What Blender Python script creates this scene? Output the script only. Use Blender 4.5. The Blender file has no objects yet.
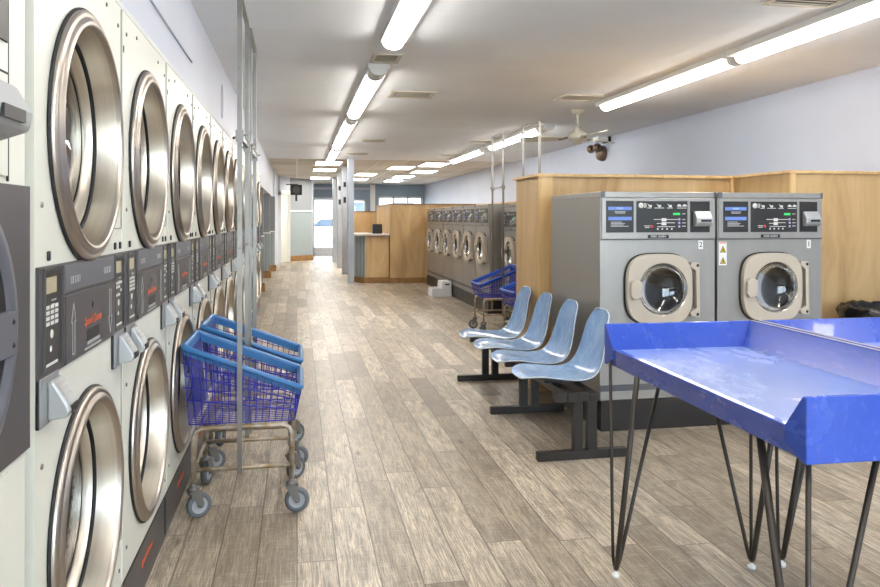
import bpy, bmesh, math, random
from mathutils import Vector, Matrix
random.seed(7)
SC = bpy.context.scene
COL = SC.collection
PI = math.pi

# ------------------------------------------------------------ camera
F_PX, VX, HY, CH = 750.0, 297.0, 219.0, 1.33
cam_d = bpy.data.cameras.new('camera')
cam = bpy.data.objects.new('camera', cam_d)
COL.objects.link(cam)
cam_d.sensor_width = 36
cam_d.sensor_fit = 'HORIZONTAL'
cam_d.lens = F_PX / 880 * 36
cam_d.shift_y = -(293.5 - HY) / 880
cam_d.clip_start = 0.02
cam_d.clip_end = 300
TH = math.atan((440 - VX) / F_PX)
cam.location = (0, 0, CH)
cam.rotation_euler = (PI / 2, 0, -TH)
SC.camera = cam

# ------------------------------------------------------------ world, sun, exposure
w = bpy.data.worlds.new('world'); SC.world = w
w.use_nodes = True
wn = w.node_tree.nodes; wl = w.node_tree.links
wn.clear()
bgn = wn.new('ShaderNodeBackground'); wo = wn.new('ShaderNodeOutputWorld')
bgn.inputs[0].default_value = (0.80, 0.90, 1.0, 1); bgn.inputs[1].default_value = 10.0
wl.new(bgn.outputs[0], wo.inputs[0])
sun_d = bpy.data.lights.new('sun', 'SUN'); sun_d.energy = 38; sun_d.angle = math.radians(1.5); sun_d.color = (1, .97, .92)
sun_o = bpy.data.objects.new('sun', sun_d); COL.objects.link(sun_o); sun_o.rotation_euler = (math.radians(-38), 0, math.radians(12))
LAMP = 21.0            # tube diffusers
TROFFER = 14.0         # square panels in the dropped ceiling
SC.view_settings.view_transform = 'Standard'
SC.view_settings.look = 'None'
SC.view_settings.gamma = 1
SC.view_settings.use_curve_mapping = False
SC.view_settings.exposure = 0.52
try:
    SC.cycles.max_bounces = 10
    SC.cycles.diffuse_bounces = 5
    SC.cycles.glossy_bounces = 5
    SC.cycles.transparent_max_bounces = 16
    SC.cycles.caustics_reflective = False
    SC.cycles.caustics_refractive = False
    SC.cycles.sample_clamp_indirect = 4
except Exception:
    pass

# ------------------------------------------------------------ helpers
def hexc(h, a=1.0):
    h = h.lstrip('#')
    v = [int(h[i:i + 2], 16) / 255 for i in (0, 2, 4)]
    v = [c / 12.92 if c <= .04045 else ((c + .055) / 1.055) ** 2.4 for c in v]
    return (v[0], v[1], v[2], a)

class N:
    """tiny node-tree helper"""
    def __init__(s, name):
        s.m = bpy.data.materials.new(name); s.m.use_nodes = True
        s.t = s.m.node_tree; s.t.nodes.clear()
        s.out = s.t.nodes.new('ShaderNodeOutputMaterial')
    def n(s, typ, **kw):
        nd = s.t.nodes.new(typ)
        for k, v in kw.items():
            if k in ('operation', 'blend_type', 'data_type', 'noise_dimensions', 'feature', 'distance', 'interpolation_type', 'wave_type', 'bands_direction'):
                setattr(nd, k, v)
            else:
                nd.inputs[k].default_value = v
        return nd
    def l(s, a, b): s.t.links.new(a, b)
    def math(s, op, a, b=None, c=None):
        nd = s.n('ShaderNodeMath', operation=op)
        for i, v in enumerate((a, b, c)):
            if v is None: continue
            if hasattr(v, 'links') or hasattr(v, 'is_linked'): s.l(v, nd.inputs[i])
            else: nd.inputs[i].default_value = v
        return nd.outputs[0]
    def ramp(s, fac, stops):
        r = s.t.nodes.new('ShaderNodeValToRGB')
        el = r.color_ramp.elements
        while len(el) < len(stops): el.new(0.5)
        for e, (p, c) in zip(el, stops):
            e.position = p; e.color = c
        s.l(fac, r.inputs[0]); return r.outputs[0]
    def mix(s, fac, a, b, bt='MIX'):
        nd = s.t.nodes.new('ShaderNodeMix'); nd.data_type = 'RGBA'; nd.blend_type = bt
        for sock, v in ((nd.inputs[0], fac), (nd.inputs[6], a), (nd.inputs[7], b)):
            if hasattr(v, 'is_linked'): s.l(v, sock)
            else: sock.default_value = v
        return nd.outputs[2]
    def coords(s, scale=(1, 1, 1), rot=(0, 0, 0), kind='Object'):
        tc = s.t.nodes.new('ShaderNodeTexCoord'); mp = s.t.nodes.new('ShaderNodeMapping')
        mp.inputs['Scale'].default_value = scale; mp.inputs['Rotation'].default_value = rot
        s.l(tc.outputs[kind], mp.inputs[0]); return mp.outputs[0]

def pbr(name, col, rough=.5, metal=0., spec=.5, var=.0, vscale=(6, 6, 6), bump=0., bscale=None, coat=0., var_col=None, rvar=0., aniso=0.):
    N_ = N(name)
    b = N_.n('ShaderNodeBsdfPrincipled')
    c = hexc(col) if isinstance(col, str) else col
    b.inputs['Base Color'].default_value = c
    b.inputs['Roughness'].default_value = rough
    b.inputs['Metallic'].default_value = metal
    b.inputs['Specular IOR Level'].default_value = spec
    b.inputs['Coat Weight'].default_value = coat
    b.inputs['Coat Roughness'].default_value = .15
    if var or rvar or bump:
        co = N_.coords(vscale)
        nz = N_.n('ShaderNodeTexNoise', Scale=1.0, Detail=6.0, Roughness=.6)
        N_.l(co, nz.inputs['Vector'])
        fac = nz.outputs[0]
        if var:
            dark = hexc(var_col) if var_col else (c[0] * (1 - var), c[1] * (1 - var), c[2] * (1 - var), 1)
            o = N_.ramp(fac, [(.35, dark), (.65, c)])
            N_.l(o, b.inputs['Base Color'])
        if rvar:
            N_.l(N_.math('MULTIPLY_ADD', fac, rvar, rough - rvar / 2), b.inputs['Roughness'])
        if bump:
            nz2 = N_.n('ShaderNodeTexNoise', Scale=1.0, Detail=4.0)
            N_.l(N_.coords(bscale or vscale), nz2.inputs['Vector'])
            bp = N_.n('ShaderNodeBump', Strength=bump, Distance=.004)
            N_.l(nz2.outputs[0], bp.inputs['Height']); N_.l(bp.outputs[0], b.inputs['Normal'])
    N_.l(b.outputs[0], N_.out.inputs[0])
    return N_.m

def emis(name, col, st):
    N_ = N(name)
    e = N_.n('ShaderNodeEmission', Color=hexc(col), Strength=st)
    N_.l(e.outputs[0], N_.out.inputs[0]); return N_.m

def glassy(name, tint, refl=.12, rough=.03):
    N_ = N(name)
    tr = N_.n('ShaderNodeBsdfTransparent', Color=hexc(tint))
    gl = N_.n('ShaderNodeBsdfGlossy', Roughness=rough)
    fr = N_.n('ShaderNodeFresnel', IOR=1.45)
    mx = N_.t.nodes.new('ShaderNodeMixShader')
    f = N_.math('MULTIPLY_ADD', fr.outputs[0], 1.0, refl)
    N_.l(f, mx.inputs[0]); N_.l(tr.outputs[0], mx.inputs[1]); N_.l(gl.outputs[0], mx.inputs[2])
    N_.l(mx.outputs[0], N_.out.inputs[0]); return N_.m

class MB:
    """collects shapes into ONE mesh"""
    def __init__(s): s.v = []; s.f = []; s.mi = []; s.cur = 0; s.sm = []
    def m(s, i): s.cur = i; return s
    def add(s, vs, fs, smooth=False):
        o = len(s.v); s.v += [tuple(v) for v in vs]
        for f in fs:
            s.f.append(tuple(i + o for i in f)); s.mi.append(s.cur); s.sm.append(smooth)
        return s
    def box(s, x0, x1, y0, y1, z0, z1):
        if x1 < x0: x0, x1 = x1, x0
        if y1 < y0: y0, y1 = y1, y0
        if z1 < z0: z0, z1 = z1, z0
        vs = [(x0, y0, z0), (x1, y0, z0), (x1, y1, z0), (x0, y1, z0), (x0, y0, z1), (x1, y0, z1), (x1, y1, z1), (x0, y1, z1)]
        return s.add(vs, [(0, 3, 2, 1), (4, 5, 6, 7), (0, 1, 5, 4), (1, 2, 6, 5), (2, 3, 7, 6), (3, 0, 4, 7)])
    def prism(s, pts, axis, a, b):
        """polygon of 2-D points extruded along axis from a to b"""
        n = len(pts)
        def P(p, t):
            return {'x': (t, p[0], p[1]), 'y': (p[0], t, p[1]), 'z': (p[0], p[1], t)}[axis]
        vs = [P(p, a) for p in pts] + [P(p, b) for p in pts]
        fs = [tuple(range(n))[::-1], tuple(range(n, 2 * n))]
        for i in range(n): fs.append((i, (i + 1) % n, (i + 1) % n + n, i + n))
        return s.add(vs, fs)
    def tube(s, path, r, seg=8, closed=False, smooth=True, caps=True, flat=None):
        P = [Vector(p) for p in path]; n = len(P); rings = []
        up = None
        for i in range(n):
            if closed: t = (P[(i + 1) % n] - P[i - 1])
            elif i == 0: t = P[1] - P[0]
            elif i == n - 1: t = P[-1] - P[-2]
            else: t = (P[i + 1] - P[i]).normalized() + (P[i] - P[i - 1]).normalized()
            t.normalize()
            if up is None:
                up = Vector((0, 0, 1)) if abs(t.z) < .9 else Vector((1, 0, 0))
            a = up - t * up.dot(t)
            if a.length < 1e-5: a = Vector((0, 1, 0)) - t * t.y
            a.normalize(); b = t.cross(a); up = a
            k = 1.0
            if (closed or 0 < i < n - 1):
                d1 = (P[i] - P[i - 1]).normalized()
                cs = max(.35, abs(d1.dot(t))); k = 1 / cs
            rr = r[i] if isinstance(r, (list, tuple)) else r
            off = PI / 4 if seg == 4 else 0
            ring = []
            for j in range(seg):
                an = 2 * PI * j / seg + off
                ring.append(P[i] + (a * math.cos(an) + b * math.sin(an)) * rr * (1 if seg > 4 else 1.414))
            rings.append(ring)
        vs = [v for rg in rings for v in rg]; fs = []
        m = n if closed else n - 1
        for i in range(m):
            for j in range(seg):
                a0 = i * seg + j; a1 = i * seg + (j + 1) % seg
                b0 = ((i + 1) % n) * seg + j; b1 = ((i + 1) % n) * seg + (j + 1) % seg
                fs.append((a0, a1, b1, b0))
        if caps and not closed:
            fs.append(tuple(range(seg))[::-1]); fs.append(tuple(range((n - 1) * seg, n * seg)))
        return s.add(vs, fs, smooth and seg > 4)
    def lathe(s, prof, o=(0, 0, 0), axis='x', seg=40, smooth=True, a0=0, a1=2 * PI):
        """prof: list of (radius, height along axis)"""
        o = Vector(o); vs = []; fs = []; full = abs(a1 - a0 - 2 * PI) < 1e-6
        ns = seg if full else seg + 1
        for r, h in prof:
            for j in range(ns):
                an = a0 + (a1 - a0) * j / seg; c, d = r * math.cos(an), r * math.sin(an)
                p = {'x': (h, c, d), 'y': (d, h, c), 'z': (c, d, h)}[axis]
                vs.append(o + Vector(p))
        for i in range(len(prof) - 1):
            for j in range(seg):
                j2 = (j + 1) % ns
                fs.append((i * ns + j, i * ns + j2, (i + 1) * ns + j2, (i + 1) * ns + j))
        return s.add(vs, fs, smooth)
    def disc(s, r, o, axis='x', seg=40, dome=0):
        o = Vector(o)
        if not dome:
            vs = []
            for j in range(seg):
                an = 2 * PI * j / seg; c, d = r * math.cos(an), r * math.sin(an)
                vs.append(o + Vector({'x': (0, c, d), 'y': (d, 0, c), 'z': (c, d, 0)}[axis]))
            return s.add(vs, [tuple(range(seg))])
        return s.lathe([(max(r * math.sin(k / 6 * PI / 2), 1e-4), dome * math.cos(k / 6 * PI / 2)) for k in range(7)], o, axis, seg)
    def build(s, name, mats, parent=None, bevel=0, bseg=2, auto=True):
        me = bpy.data.meshes.new(name)
        me.from_pydata(s.v, [], s.f)
        if not isinstance(mats, (list, tuple)): mats = [mats]
        for m in mats: me.materials.append(m)
        me.polygons.foreach_set('material_index', s.mi)
        me.polygons.foreach_set('use_smooth', s.sm)
        bm = bmesh.new(); bm.from_mesh(me)
        bmesh.ops.recalc_face_normals(bm, faces=bm.faces[:])
        bm.to_mesh(me); bm.free(); me.update()
        o = bpy.data.objects.new(name, me); COL.objects.link(o)
        if parent: o.parent = parent
        if bevel:
            b = o.modifiers.new('bevel', 'BEVEL'); b.width = bevel; b.segments = bseg; b.limit_method = 'ANGLE'; b.angle_limit = math.radians(40)
            b.harden_normals = False
        return o

def tag(o, label=None, cat=None, group=None, kind=None):
    if label: o['label'] = label
    if cat: o['category'] = cat
    if group: o['group'] = group
    if kind: o['kind'] = kind
    return o

def thing(name, label, cat, loc=(0, 0, 0), rz=0, group=None):
    o = bpy.data.objects.new(name, None); COL.objects.link(o)
    o.empty_display_size = .1
    o.location = loc; o.rotation_euler = (0, 0, rz)
    return tag(o, label, cat, group)

def copy_tree(o, parent=None):
    c = o.copy(); COL.objects.link(c)
    if parent: c.parent = parent
    for ch in list(KIDS(o)): copy_tree(ch, c)
    return c
def KIDS(o):
    return [x for x in bpy.data.objects if x.parent == o]

def text_mesh(mb, body, size, place, depth=.0006, shear=0, align='CENTER'):
    """adds lettering to mb; place maps (u, v, w) -> xyz"""
    cu = bpy.data.curves.new('txt', 'FONT'); cu.body = body; cu.size = size; cu.extrude = depth
    cu.align_x = align; cu.align_y = 'CENTER'; cu.shear = shear; cu.resolution_u = 2
    ob = bpy.data.objects.new('txt', cu); COL.objects.link(ob)
    dg = bpy.context.evaluated_depsgraph_get(); dg.update()
    me = bpy.data.meshes.new_from_object(ob.evaluated_get(dg))
    mb.add([place(*v.co) for v in me.vertices], [tuple(p.vertices) for p in me.polygons])
    bpy.data.objects.remove(ob); bpy.data.curves.remove(cu); bpy.data.meshes.remove(me)

def struct(name, mb, mats, parent=None, bevel=0):
    o = mb.build(name, mats, parent, bevel)
    if not parent: o['kind'] = 'structure'
    return o

# ------------------------------------------------------------ materials
M = {}
# floor: weathered wood-look planks running down the aisle
def floor_mat():
    k = N('weathered_planks')
    tc = k.t.nodes.new('ShaderNodeTexCoord'); sp = k.t.nodes.new('ShaderNodeSeparateXYZ')
    k.l(tc.outputs['Object'], sp.inputs[0])
    X, Y = sp.outputs[0], sp.outputs[1]
    W, L = .152, 1.22
    xs = k.math('DIVIDE', X, W); row = k.math('FLOOR', xs); fx = k.math('FRACT', xs)
    wn1 = k.n('ShaderNodeTexWhiteNoise', noise_dimensions='1D'); k.l(row, wn1.inputs['W'])
    ys = k.math('ADD', k.math('DIVIDE', Y, L), wn1.outputs[0]); cl = k.math('FLOOR', ys); fy = k.math('FRACT', ys)
    cb = k.t.nodes.new('ShaderNodeCombineXYZ'); k.l(row, cb.inputs[0]); k.l(cl, cb.inputs[1])
    wn2 = k.n('ShaderNodeTexWhiteNoise', noise_dimensions='2D'); k.l(cb.outputs[0], wn2.inputs['Vector'])
    rnd = wn2.outputs[0]
    # offset coordinates per plank
    off = k.t.nodes.new('ShaderNodeCombineXYZ'); k.l(k.math('MULTIPLY', rnd, 37.0), off.inputs[0]); k.l(k.math('MULTIPLY', rnd, 91.0), off.inputs[1])
    ad = k.t.nodes.new('ShaderNodeVectorMath'); ad.operation = 'ADD'; k.l(tc.outputs['Object'], ad.inputs[0]); k.l(off.outputs[0], ad.inputs[1])
    def mapped(sc):
        mp = k.t.nodes.new('ShaderNodeMapping'); mp.inputs['Scale'].default_value = sc; k.l(ad.outputs[0], mp.inputs[0]); return mp.outputs[0]
    big = k.n('ShaderNodeTexNoise', Scale=1.0, Detail=8.0, Roughness=.68, Distortion=.9); k.l(mapped((12, 3.0, 1)), big.inputs['Vector'])
    grain = k.n('ShaderNodeTexNoise', Scale=1.0, Detail=8.0, Roughness=.72, Distortion=.4); k.l(mapped((85, 5, 1)), grain.inputs['Vector'])
    wv = k.n('ShaderNodeTexWave', wave_type='BANDS', bands_direction='X', Scale=9.0, Distortion=12.0, Detail=4.0, **{'Detail Scale': 1.2}); k.l(mapped((3.2, .55, 1)), wv.inputs['Vector'])
    saw = k.n('ShaderNodeTexNoise', Scale=1.0, Detail=3.0, Roughness=.5); k.l(mapped((10, 110, 1)), saw.inputs['Vector'])
    base = k.ramp(rnd, [(0, hexc('#aa9c88')), (.3, hexc('#d0c2ac')), (.55, hexc('#e8dac5')), (.8, hexc('#beb09b')), (1, hexc('#8f8270'))])
    c = k.mix(k.ramp(big.outputs[0], [(.34, (.72, .72, .72, 1)), (.58, (0, 0, 0, 1))]), base, hexc('#7c6f5f'))
    c = k.mix(k.math('MULTIPLY', k.ramp(grain.outputs[0], [(.42, (1, 1, 1, 1)), (.56, (0, 0, 0, 1))]), .5), c, hexc("#5d4f40"))
    c = k.mix(k.math('MULTIPLY', k.ramp(wv.outputs[0], [(.0, (1, 1, 1, 1)), (.28, (0, 0, 0, 1))]), .55), c, hexc('#6b5a46'))
    c = k.mix(k.math('MULTIPLY', k.ramp(saw.outputs[0], [(.56, (0, 0, 0, 1)), (.7, (1, 1, 1, 1))]), .30), c, hexc('#e6dac6'))
    # knots
    vo = k.n('ShaderNodeTexVoronoi', feature='F1', Scale=1.0); k.l(mapped((5.0, 1.7, 1)), vo.inputs['Vector'])
    c = k.mix(k.math('MULTIPLY', k.ramp(vo.outputs['Distance'], [(.035, (1, 1, 1, 1)), (.10, (0, 0, 0, 1))]), .85), c, hexc('#4d4034'))
    # seams
    ex = k.math('MINIMUM', fx, k.math('SUBTRACT', 1.0, fx)); ey = k.math('MULTIPLY', k.math('MINIMUM', fy, k.math('SUBTRACT', 1.0, fy)), L / W)
    e = k.math('MINIMUM', ex, ey)
    seam = k.ramp(e, [(.008, (1, 1, 1, 1)), (.026, (0, 0, 0, 1))])
    c = k.mix(k.math('MULTIPLY', seam, .78), c, hexc('#4f4336'))
    b = k.n('ShaderNodeBsdfPrincipled', Roughness=.42)
    k.l(c, b.inputs['Base Color'])
    k.l(k.math('MULTIPLY_ADD', grain.outputs[0], .22, .28), b.inputs['Roughness'])
    bp = k.n('ShaderNodeBump', Strength=.25, Distance=.002)
    k.l(k.math('SUBTRACT', grain.outputs[0], k.math('MULTIPLY', seam, 1.2)), bp.inputs['Height']); k.l(bp.outputs[0], b.inputs['Normal'])
    k.l(b.outputs[0], k.out.inputs[0]); return k.m
M['floor'] = floor_mat()
M['wall'] = pbr('lavender_paint', '#bcc5d8', .55, var=.05, vscale=(1.2, 1.2, 1.2), bump=.15, bscale=(30, 30, 30))
M['wallL'] = pbr('pale_grey_paint', '#c6cad6', .5, var=.05, vscale=(1.2, 1.2, 1.2), bump=.12, bscale=(25, 25, 25))
M['blue_wall'] = pbr('blue_grey_paint', '#93a6b8', .6, var=.08, vscale=(1.5, 1.5, 1.5))
M['ceiling'] = pbr('ceiling_paint', '#f3f6fa', .75, var=.05, vscale=(.45, .8, 1), bump=.12, bscale=(3, 3, 3), var_col='#ebedf0')
def tile_mat():
    k = N('ceiling_tiles')
    co = k.coords((1, 1, 1))
    br = k.t.nodes.new('ShaderNodeTexBrick'); k.l(co, br.inputs['Vector'])
    br.offset = 0; br.inputs['Scale'].default_value = 1; br.inputs['Brick Width'].default_value = .61; br.inputs['Row Height'].default_value = 1.22
    br.inputs['Mortar Size'].default_value = .014; br.inputs['Mortar Smooth'].default_value = .1
    br.inputs['Color1'].default_value = hexc('#cfcac0'); br.inputs['Color2'].default_value = hexc('#b9b3a7'); br.inputs['Mortar'].default_value = hexc('#e8e6e0')
    b = k.n('ShaderNodeBsdfPrincipled', Roughness=.8); k.l(br.outputs[0], b.inputs['Base Color']); k.l(b.outputs[0], k.out.inputs[0]); return k.m
M['tiles'] = tile_mat()
def ply(name, c1, c2, c3, sc=(3, 3, .6), rough=.42):
    k = N(name)
    nz = k.n('ShaderNodeTexNoise', Scale=1.0, Detail=6.0, Roughness=.6, Distortion=1.2); k.l(k.coords(sc), nz.inputs['Vector'])
    g = k.n('ShaderNodeTexNoise', Scale=1.0, Detail=5.0, Roughness=.7); k.l(k.coords((sc[0] * 18, sc[1] * 18, sc[2] * 3)), g.inputs['Vector'])
    c = k.ramp(nz.outputs[0], [(.3, hexc(c1)), (.5, hexc(c2)), (.7, hexc(c3))])
    c = k.mix(k.math('MULTIPLY', k.ramp(g.outputs[0], [(.4, (1, 1, 1, 1)), (.6, (0, 0, 0, 1))]), .12), c, hexc(c1))
    b = k.n('ShaderNodeBsdfPrincipled', Roughness=rough); k.l(c, b.inputs['Base Color']); k.l(b.outputs[0], k.out.inputs[0]); return k.m
M['ply'] = ply('varnished_plywood', '#ad8a5c', '#c8a675', '#d6b88b')
M['pine'] = ply('pine_trim', '#c29b66', '#d8b37c', '#e3c493', (9, 9, 1))
M['oak'] = ply('oak_base', '#7c5836', '#96703f', '#a8804e', (4, 4, 4))
M['cream'] = pbr('cream_enamel', '#dcdcd2', .35, var=.05, vscale=(2, 2, 2), bump=.10, bscale=(160, 160, 160), spec=.5)
M['seamg'] = pbr('grey_seam', '#8f8f88', .5)
M['white'] = pbr('white_enamel', '#eceded', .35)
M['panel'] = pbr('charcoal_panel', '#4b484a', .42, var=.12, vscale=(3, 3, 3))
M['panel2'] = pbr('slate_panel', '#5d5e66', .4, var=.08, vscale=(3, 3, 3))
M['black'] = pbr('black_plastic', '#141414', .4)
M['darkbox'] = pbr('dark_recess', '#1c1b1b', .6)
M['keyp'] = pbr('black_keypad', '#2b2a2a', .3)
M['rubber'] = pbr('black_rubber', '#17171a', .6)
M['silverp'] = pbr('silver_plastic', '#aeb0b1', .38, metal=.35)
M['silverd'] = pbr('silver_plate', '#9a9b9d', .4, metal=.5)
def steel(name, col, r=.28, streak=(2, 60, 2), metal=1.0, sv=.18):
    k = N(name)
    nz = k.n('ShaderNodeTexNoise', Scale=1.0, Detail=4.0, Roughness=.6); k.l(k.coords(streak), nz.inputs['Vector'])
    b = k.n('ShaderNodeBsdfPrincipled', Metallic=metal)
    c = hexc(col); d = tuple(x * (1 - sv) for x in c[:3]) + (1,)
    k.l(k.ramp(nz.outputs[0], [(.35, d), (.65, c)]), b.inputs['Base Color'])
    k.l(k.math('MULTIPLY_ADD', nz.outputs[0], .16, r - .08), b.inputs['Roughness'])
    k.l(b.outputs[0], k.out.inputs[0]); return k.m
M['steel'] = steel('brushed_steel', '#c9c5bf', .30, (3, 3, 70))
M['steel_bowl'] = steel('brushed_bowl_steel', '#cdc5b8', .36, (60, 2, 2), sv=.10)
M['chrome'] = steel('door_ring_steel', '#b9b0a6', .34, (4, 4, 4), sv=.06)
M['chrome2'] = steel('porthole_steel', '#cfcac4', .2, (4, 4, 4), sv=.06)
M['inox'] = steel('stainless_cabinet', '#a5a29d', .36, (14, 14, 1.5), metal=.55, sv=.06)
M['galv'] = steel('rack_metal', '#8b8782', .3, (6, 6, 2), sv=.12)
M['rusty'] = pbr('worn_cart_metal', '#bdb4a8', .42, metal=.7, var=.5, vscale=(26, 26, 26), var_col='#97805f')
M['drum'] = steel('drum_steel', '#8d8780', .35, (8, 8, 8))
M['drumd'] = pbr('dark_drum_steel', '#24221f', .5, metal=.5)
def perf():
    k = N('perforated_drum')
    co = k.coords((34, 34, 34))
    vo = k.n('ShaderNodeTexVoronoi', feature='F1', Scale=1.0, Randomness=.05); k.l(co, vo.inputs['Vector'])
    b = k.n('ShaderNodeBsdfPrincipled', Metallic=.85, Roughness=.35)
    k.l(k.ramp(vo.outputs['Distance'], [(.22, hexc('#1b1815')), (.3, hexc('#a39a8c'))]), b.inputs['Base Color'])
    k.l(b.outputs[0], k.out.inputs[0]); return k.m
M['perf'] = perf()
M['glass'] = glassy('door_glass', '#7f8c96', .20)
M['glass_clear'] = glassy('clear_door_glass', '#d5d8d8', .05)
M['glass_dark'] = glassy('washer_glass', '#8a8683', .05)
M['pane'] = glassy('window_glass', '#f2f6f8', .03)
M['orange'] = pbr('orange_print', '#e0643a', .5)
M['print'] = pbr('white_print', '#dcdcd8', .5)
M['printg'] = pbr('grey_print', '#a9a9a6', .5)
M['lcd'] = pbr('lcd_window', '#b3a98e', .3)
M['green'] = emis('green_display', '#4ee07a', .9)
M['maroon'] = pbr('maroon_edge', '#5c3a38', .4)
M['red'] = pbr('red_button', '#d9382c', .4)
M['blueband'] = pbr('blue_label_band', '#6f8fd6', .5)
M['purple'] = pbr('lilac_button', '#b9a6d8', .4)
M['sticker'] = pbr('white_sticker', '#eeeeea', .5)
M['yellow'] = pbr('yellow_warning', '#d9b520', .5)
M['beige'] = pbr('beige_door_plastic', '#c3b8a8', .4)
M['blk_plinth'] = pbr('black_plinth', '#262220', .4)
M['tube'] = emis('lit_diffuser', '#fffaf2', LAMP)
M['troffer'] = emis('lit_panel', '#fff9ee', TROFFER)
M['fixture'] = pbr('white_fixture', '#dcdcda', .4)
M['vent'] = pbr('vent_enamel', '#c7c0b2', .5)
M['fanmat'] = pbr('fan_enamel', '#d2cfc0', .4)
M['tblue'] = None
def tableblue(ca='#2c4db2', cb='#3153bb', cc='#93a9e6', nm='blue_laminate'):
    k = N(nm)
    nz = k.n('ShaderNodeTexNoise', Scale=1.0, Detail=6.0, Roughness=.65); k.l(k.coords((5, 2.2, 5)), nz.inputs['Vector'])
    sc = k.n('ShaderNodeTexNoise', Scale=1.0, Detail=3.0, Roughness=.8); k.l(k.coords((60, 9, 30), (0, 0, .5)), sc.inputs['Vector'])
    b = k.n('ShaderNodeBsdfPrincipled', Roughness=.3)
    c = k.ramp(nz.outputs[0], [(.3, hexc(ca)), (.7, hexc(cb))])
    c = k.mix(k.math('MULTIPLY', k.ramp(sc.outputs[0], [(.55, (0, 0, 0, 1)), (.75, (1, 1, 1, 1))]), .14), c, hexc(cc))
    k.l(c, b.inputs['Base Color'])
    k.l(k.math('MULTIPLY_ADD', nz.outputs[0], .25, .14), b.inputs['Roughness'])
    b.inputs['Coat Weight'].default_value = .3
    k.l(b.outputs[0], k.out.inputs[0]); return k.m
M['tblue'] = tableblue()
M['tsheen'] = tableblue('#879de0', '#96aae4', '#cdd7f3', 'blue_laminate_sheen')  # tray top: broad sheen of the ceiling lights painted in as paler blue
M['legm'] = pbr('dark_bronze_steel', '#3b342e', .4, metal=.3)
M['benchm'] = pbr('black_bench_steel', '#27211e', .38)
def chairm():
    k = N('blue_fibreglass')
    nz = k.n('ShaderNodeTexNoise', Scale=1.0, Detail=6.0, Roughness=.7, Distortion=.8); k.l(k.coords((22, 22, 5)), nz.inputs['Vector'])
    b = k.n('ShaderNodeBsdfPrincipled', Roughness=.22)
    k.l(k.ramp(nz.outputs[0], [(.3, hexc('#7698c2')), (.6, hexc('#94b2d6')), (.8, hexc('#b4cade'))]), b.inputs['Base Color'])
    b.inputs['Coat Weight'].default_value = .4
    k.l(b.outputs[0], k.out.inputs[0]); return k.m
M['chair'] = chairm()
M['chair_edge'] = pbr('pale_shell_edge', '#d3dde6', .35)
M['cartblue'] = pbr('blue_cart_wire', '#2a31a4', .35)
M['flapblue'] = pbr('dark_blue_flap', '#1d2478', .4)
M['rimblue'] = pbr('blue_cart_rim', '#2f6ea8', .35, var=.12, vscale=(14, 14, 14))
M['rimblue2'] = pbr('royal_cart_rim', '#2c55b8', .35)
M['wheel'] = pbr('grey_rubber_wheel', '#5f6265', .5)
M['hub'] = pbr('caster_hub', '#a2a6ab', .4)
M['wheelh'] = pbr('caster_metal', '#7d7a76', .4, metal=.6)
M['bag'] = pbr('black_bin_liner', '#121114', .25, bump=.8, vscale=(20, 20, 20), bscale=(25, 25, 25))
M['bin'] = pbr('grey_bin', '#4a4a4c', .5)
M['postm'] = steel('galvanised_post', '#b7bdc6', .4, (8, 8, 2), metal=.4, sv=.2)
M['wains'] = None
def wainm():
    k = N('blue_green_wainscot')
    wv = k.n('ShaderNodeTexWave', wave_type='BANDS', bands_direction='X', Scale=5.0, Distortion=.4); k.l(k.coords((1, 1, .05)), wv.inputs['Vector'])
    b = k.n('ShaderNodeBsdfPrincipled', Roughness=.45)
    k.l(k.ramp(wv.outputs[0], [(.1, hexc('#8d9899')), (.5, hexc('#a6b1b4'))]), b.inputs['Base Color']); k.l(b.outputs[0], k.out.inputs[0]); return k.m
M['wains'] = wainm()
M['greyp'] = pbr('grey_paint', '#8f9398', .55, var=.06, vscale=(2, 2, 2))
M['counter'] = pbr('pale_countertop', '#d7d0cd', .3)
M['asphalt'] = pbr('asphalt', '#8b8d90', .8, var=.1, vscale=(1, 1, 1))
M['pave'] = pbr('concrete_pavement', '#c9c7c0', .8, var=.08, vscale=(1, 1, 1))
M['carw'] = pbr('white_car_paint', '#d9dde2', .25)
M['carg'] = pbr('car_window', '#3d4650', .1)
M['bld'] = pbr('pale_facade', '#c9c3c0', .8, var=.2, vscale=(.6, .6, .6))
M['bronze'] = pbr('bronze_plastic', '#6d5a4a', .4, metal=.4)
M['mark'] = pbr('grey_wall_mark', '#aeb3c4', .6)

# ------------------------------------------------------------ ROOM
def wall_holes(b, x0, x1, z0, z1, y0, y1, holes):
    xs = sorted({x0, x1} | {h[0] for h in holes} | {h[1] for h in holes})
    for a, c in zip(xs, xs[1:]):
        mid = (a + c) / 2
        hs = sorted([h for h in holes if h[0] < mid < h[1]], key=lambda h: h[2]); z = z0
        for h in hs:
            if h[2] > z: b.box(a, c, y0, y1, z, h[2])
            z = h[3]
        if z < z1: b.box(a, c, y0, y1, z, z1)
H = 2.6
XL, XR, YB, YF = -.61, 4.74, 28.0, -3.2
b = MB(); b.box(-2.4, XR + .1, YF - .1, YB + .1, -.1, 0)
struct('floor', b, M['floor'])
b = MB(); b.box(-2.4, XR + .1, YF - .1, 16.1, H, H + .15)
struct('ceiling', b, M['ceiling'])
b = MB(); b.box(-2.4, XR + .1, 16.1, YB + .1, H + .02, H + .15)
struct('ceiling.001', b, M['tiles'])
b = MB(); b.box(XR, XR + .12, YF, YB, 0, H + .1)
struct('wall_right', b, M['wall'])
FRONT = [(-.2, 2.1, .25, 2.45), (2.3, 4.6, .25, 2.45)]  # unseen storefront openings, added so daylight reaches the ceiling
b = MB(); wall_holes(b, -2.4, XR + .1, 0, H + .1, YF - .12, YF, FRONT)
struct('wall_front', b, M['wallL'])
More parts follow.
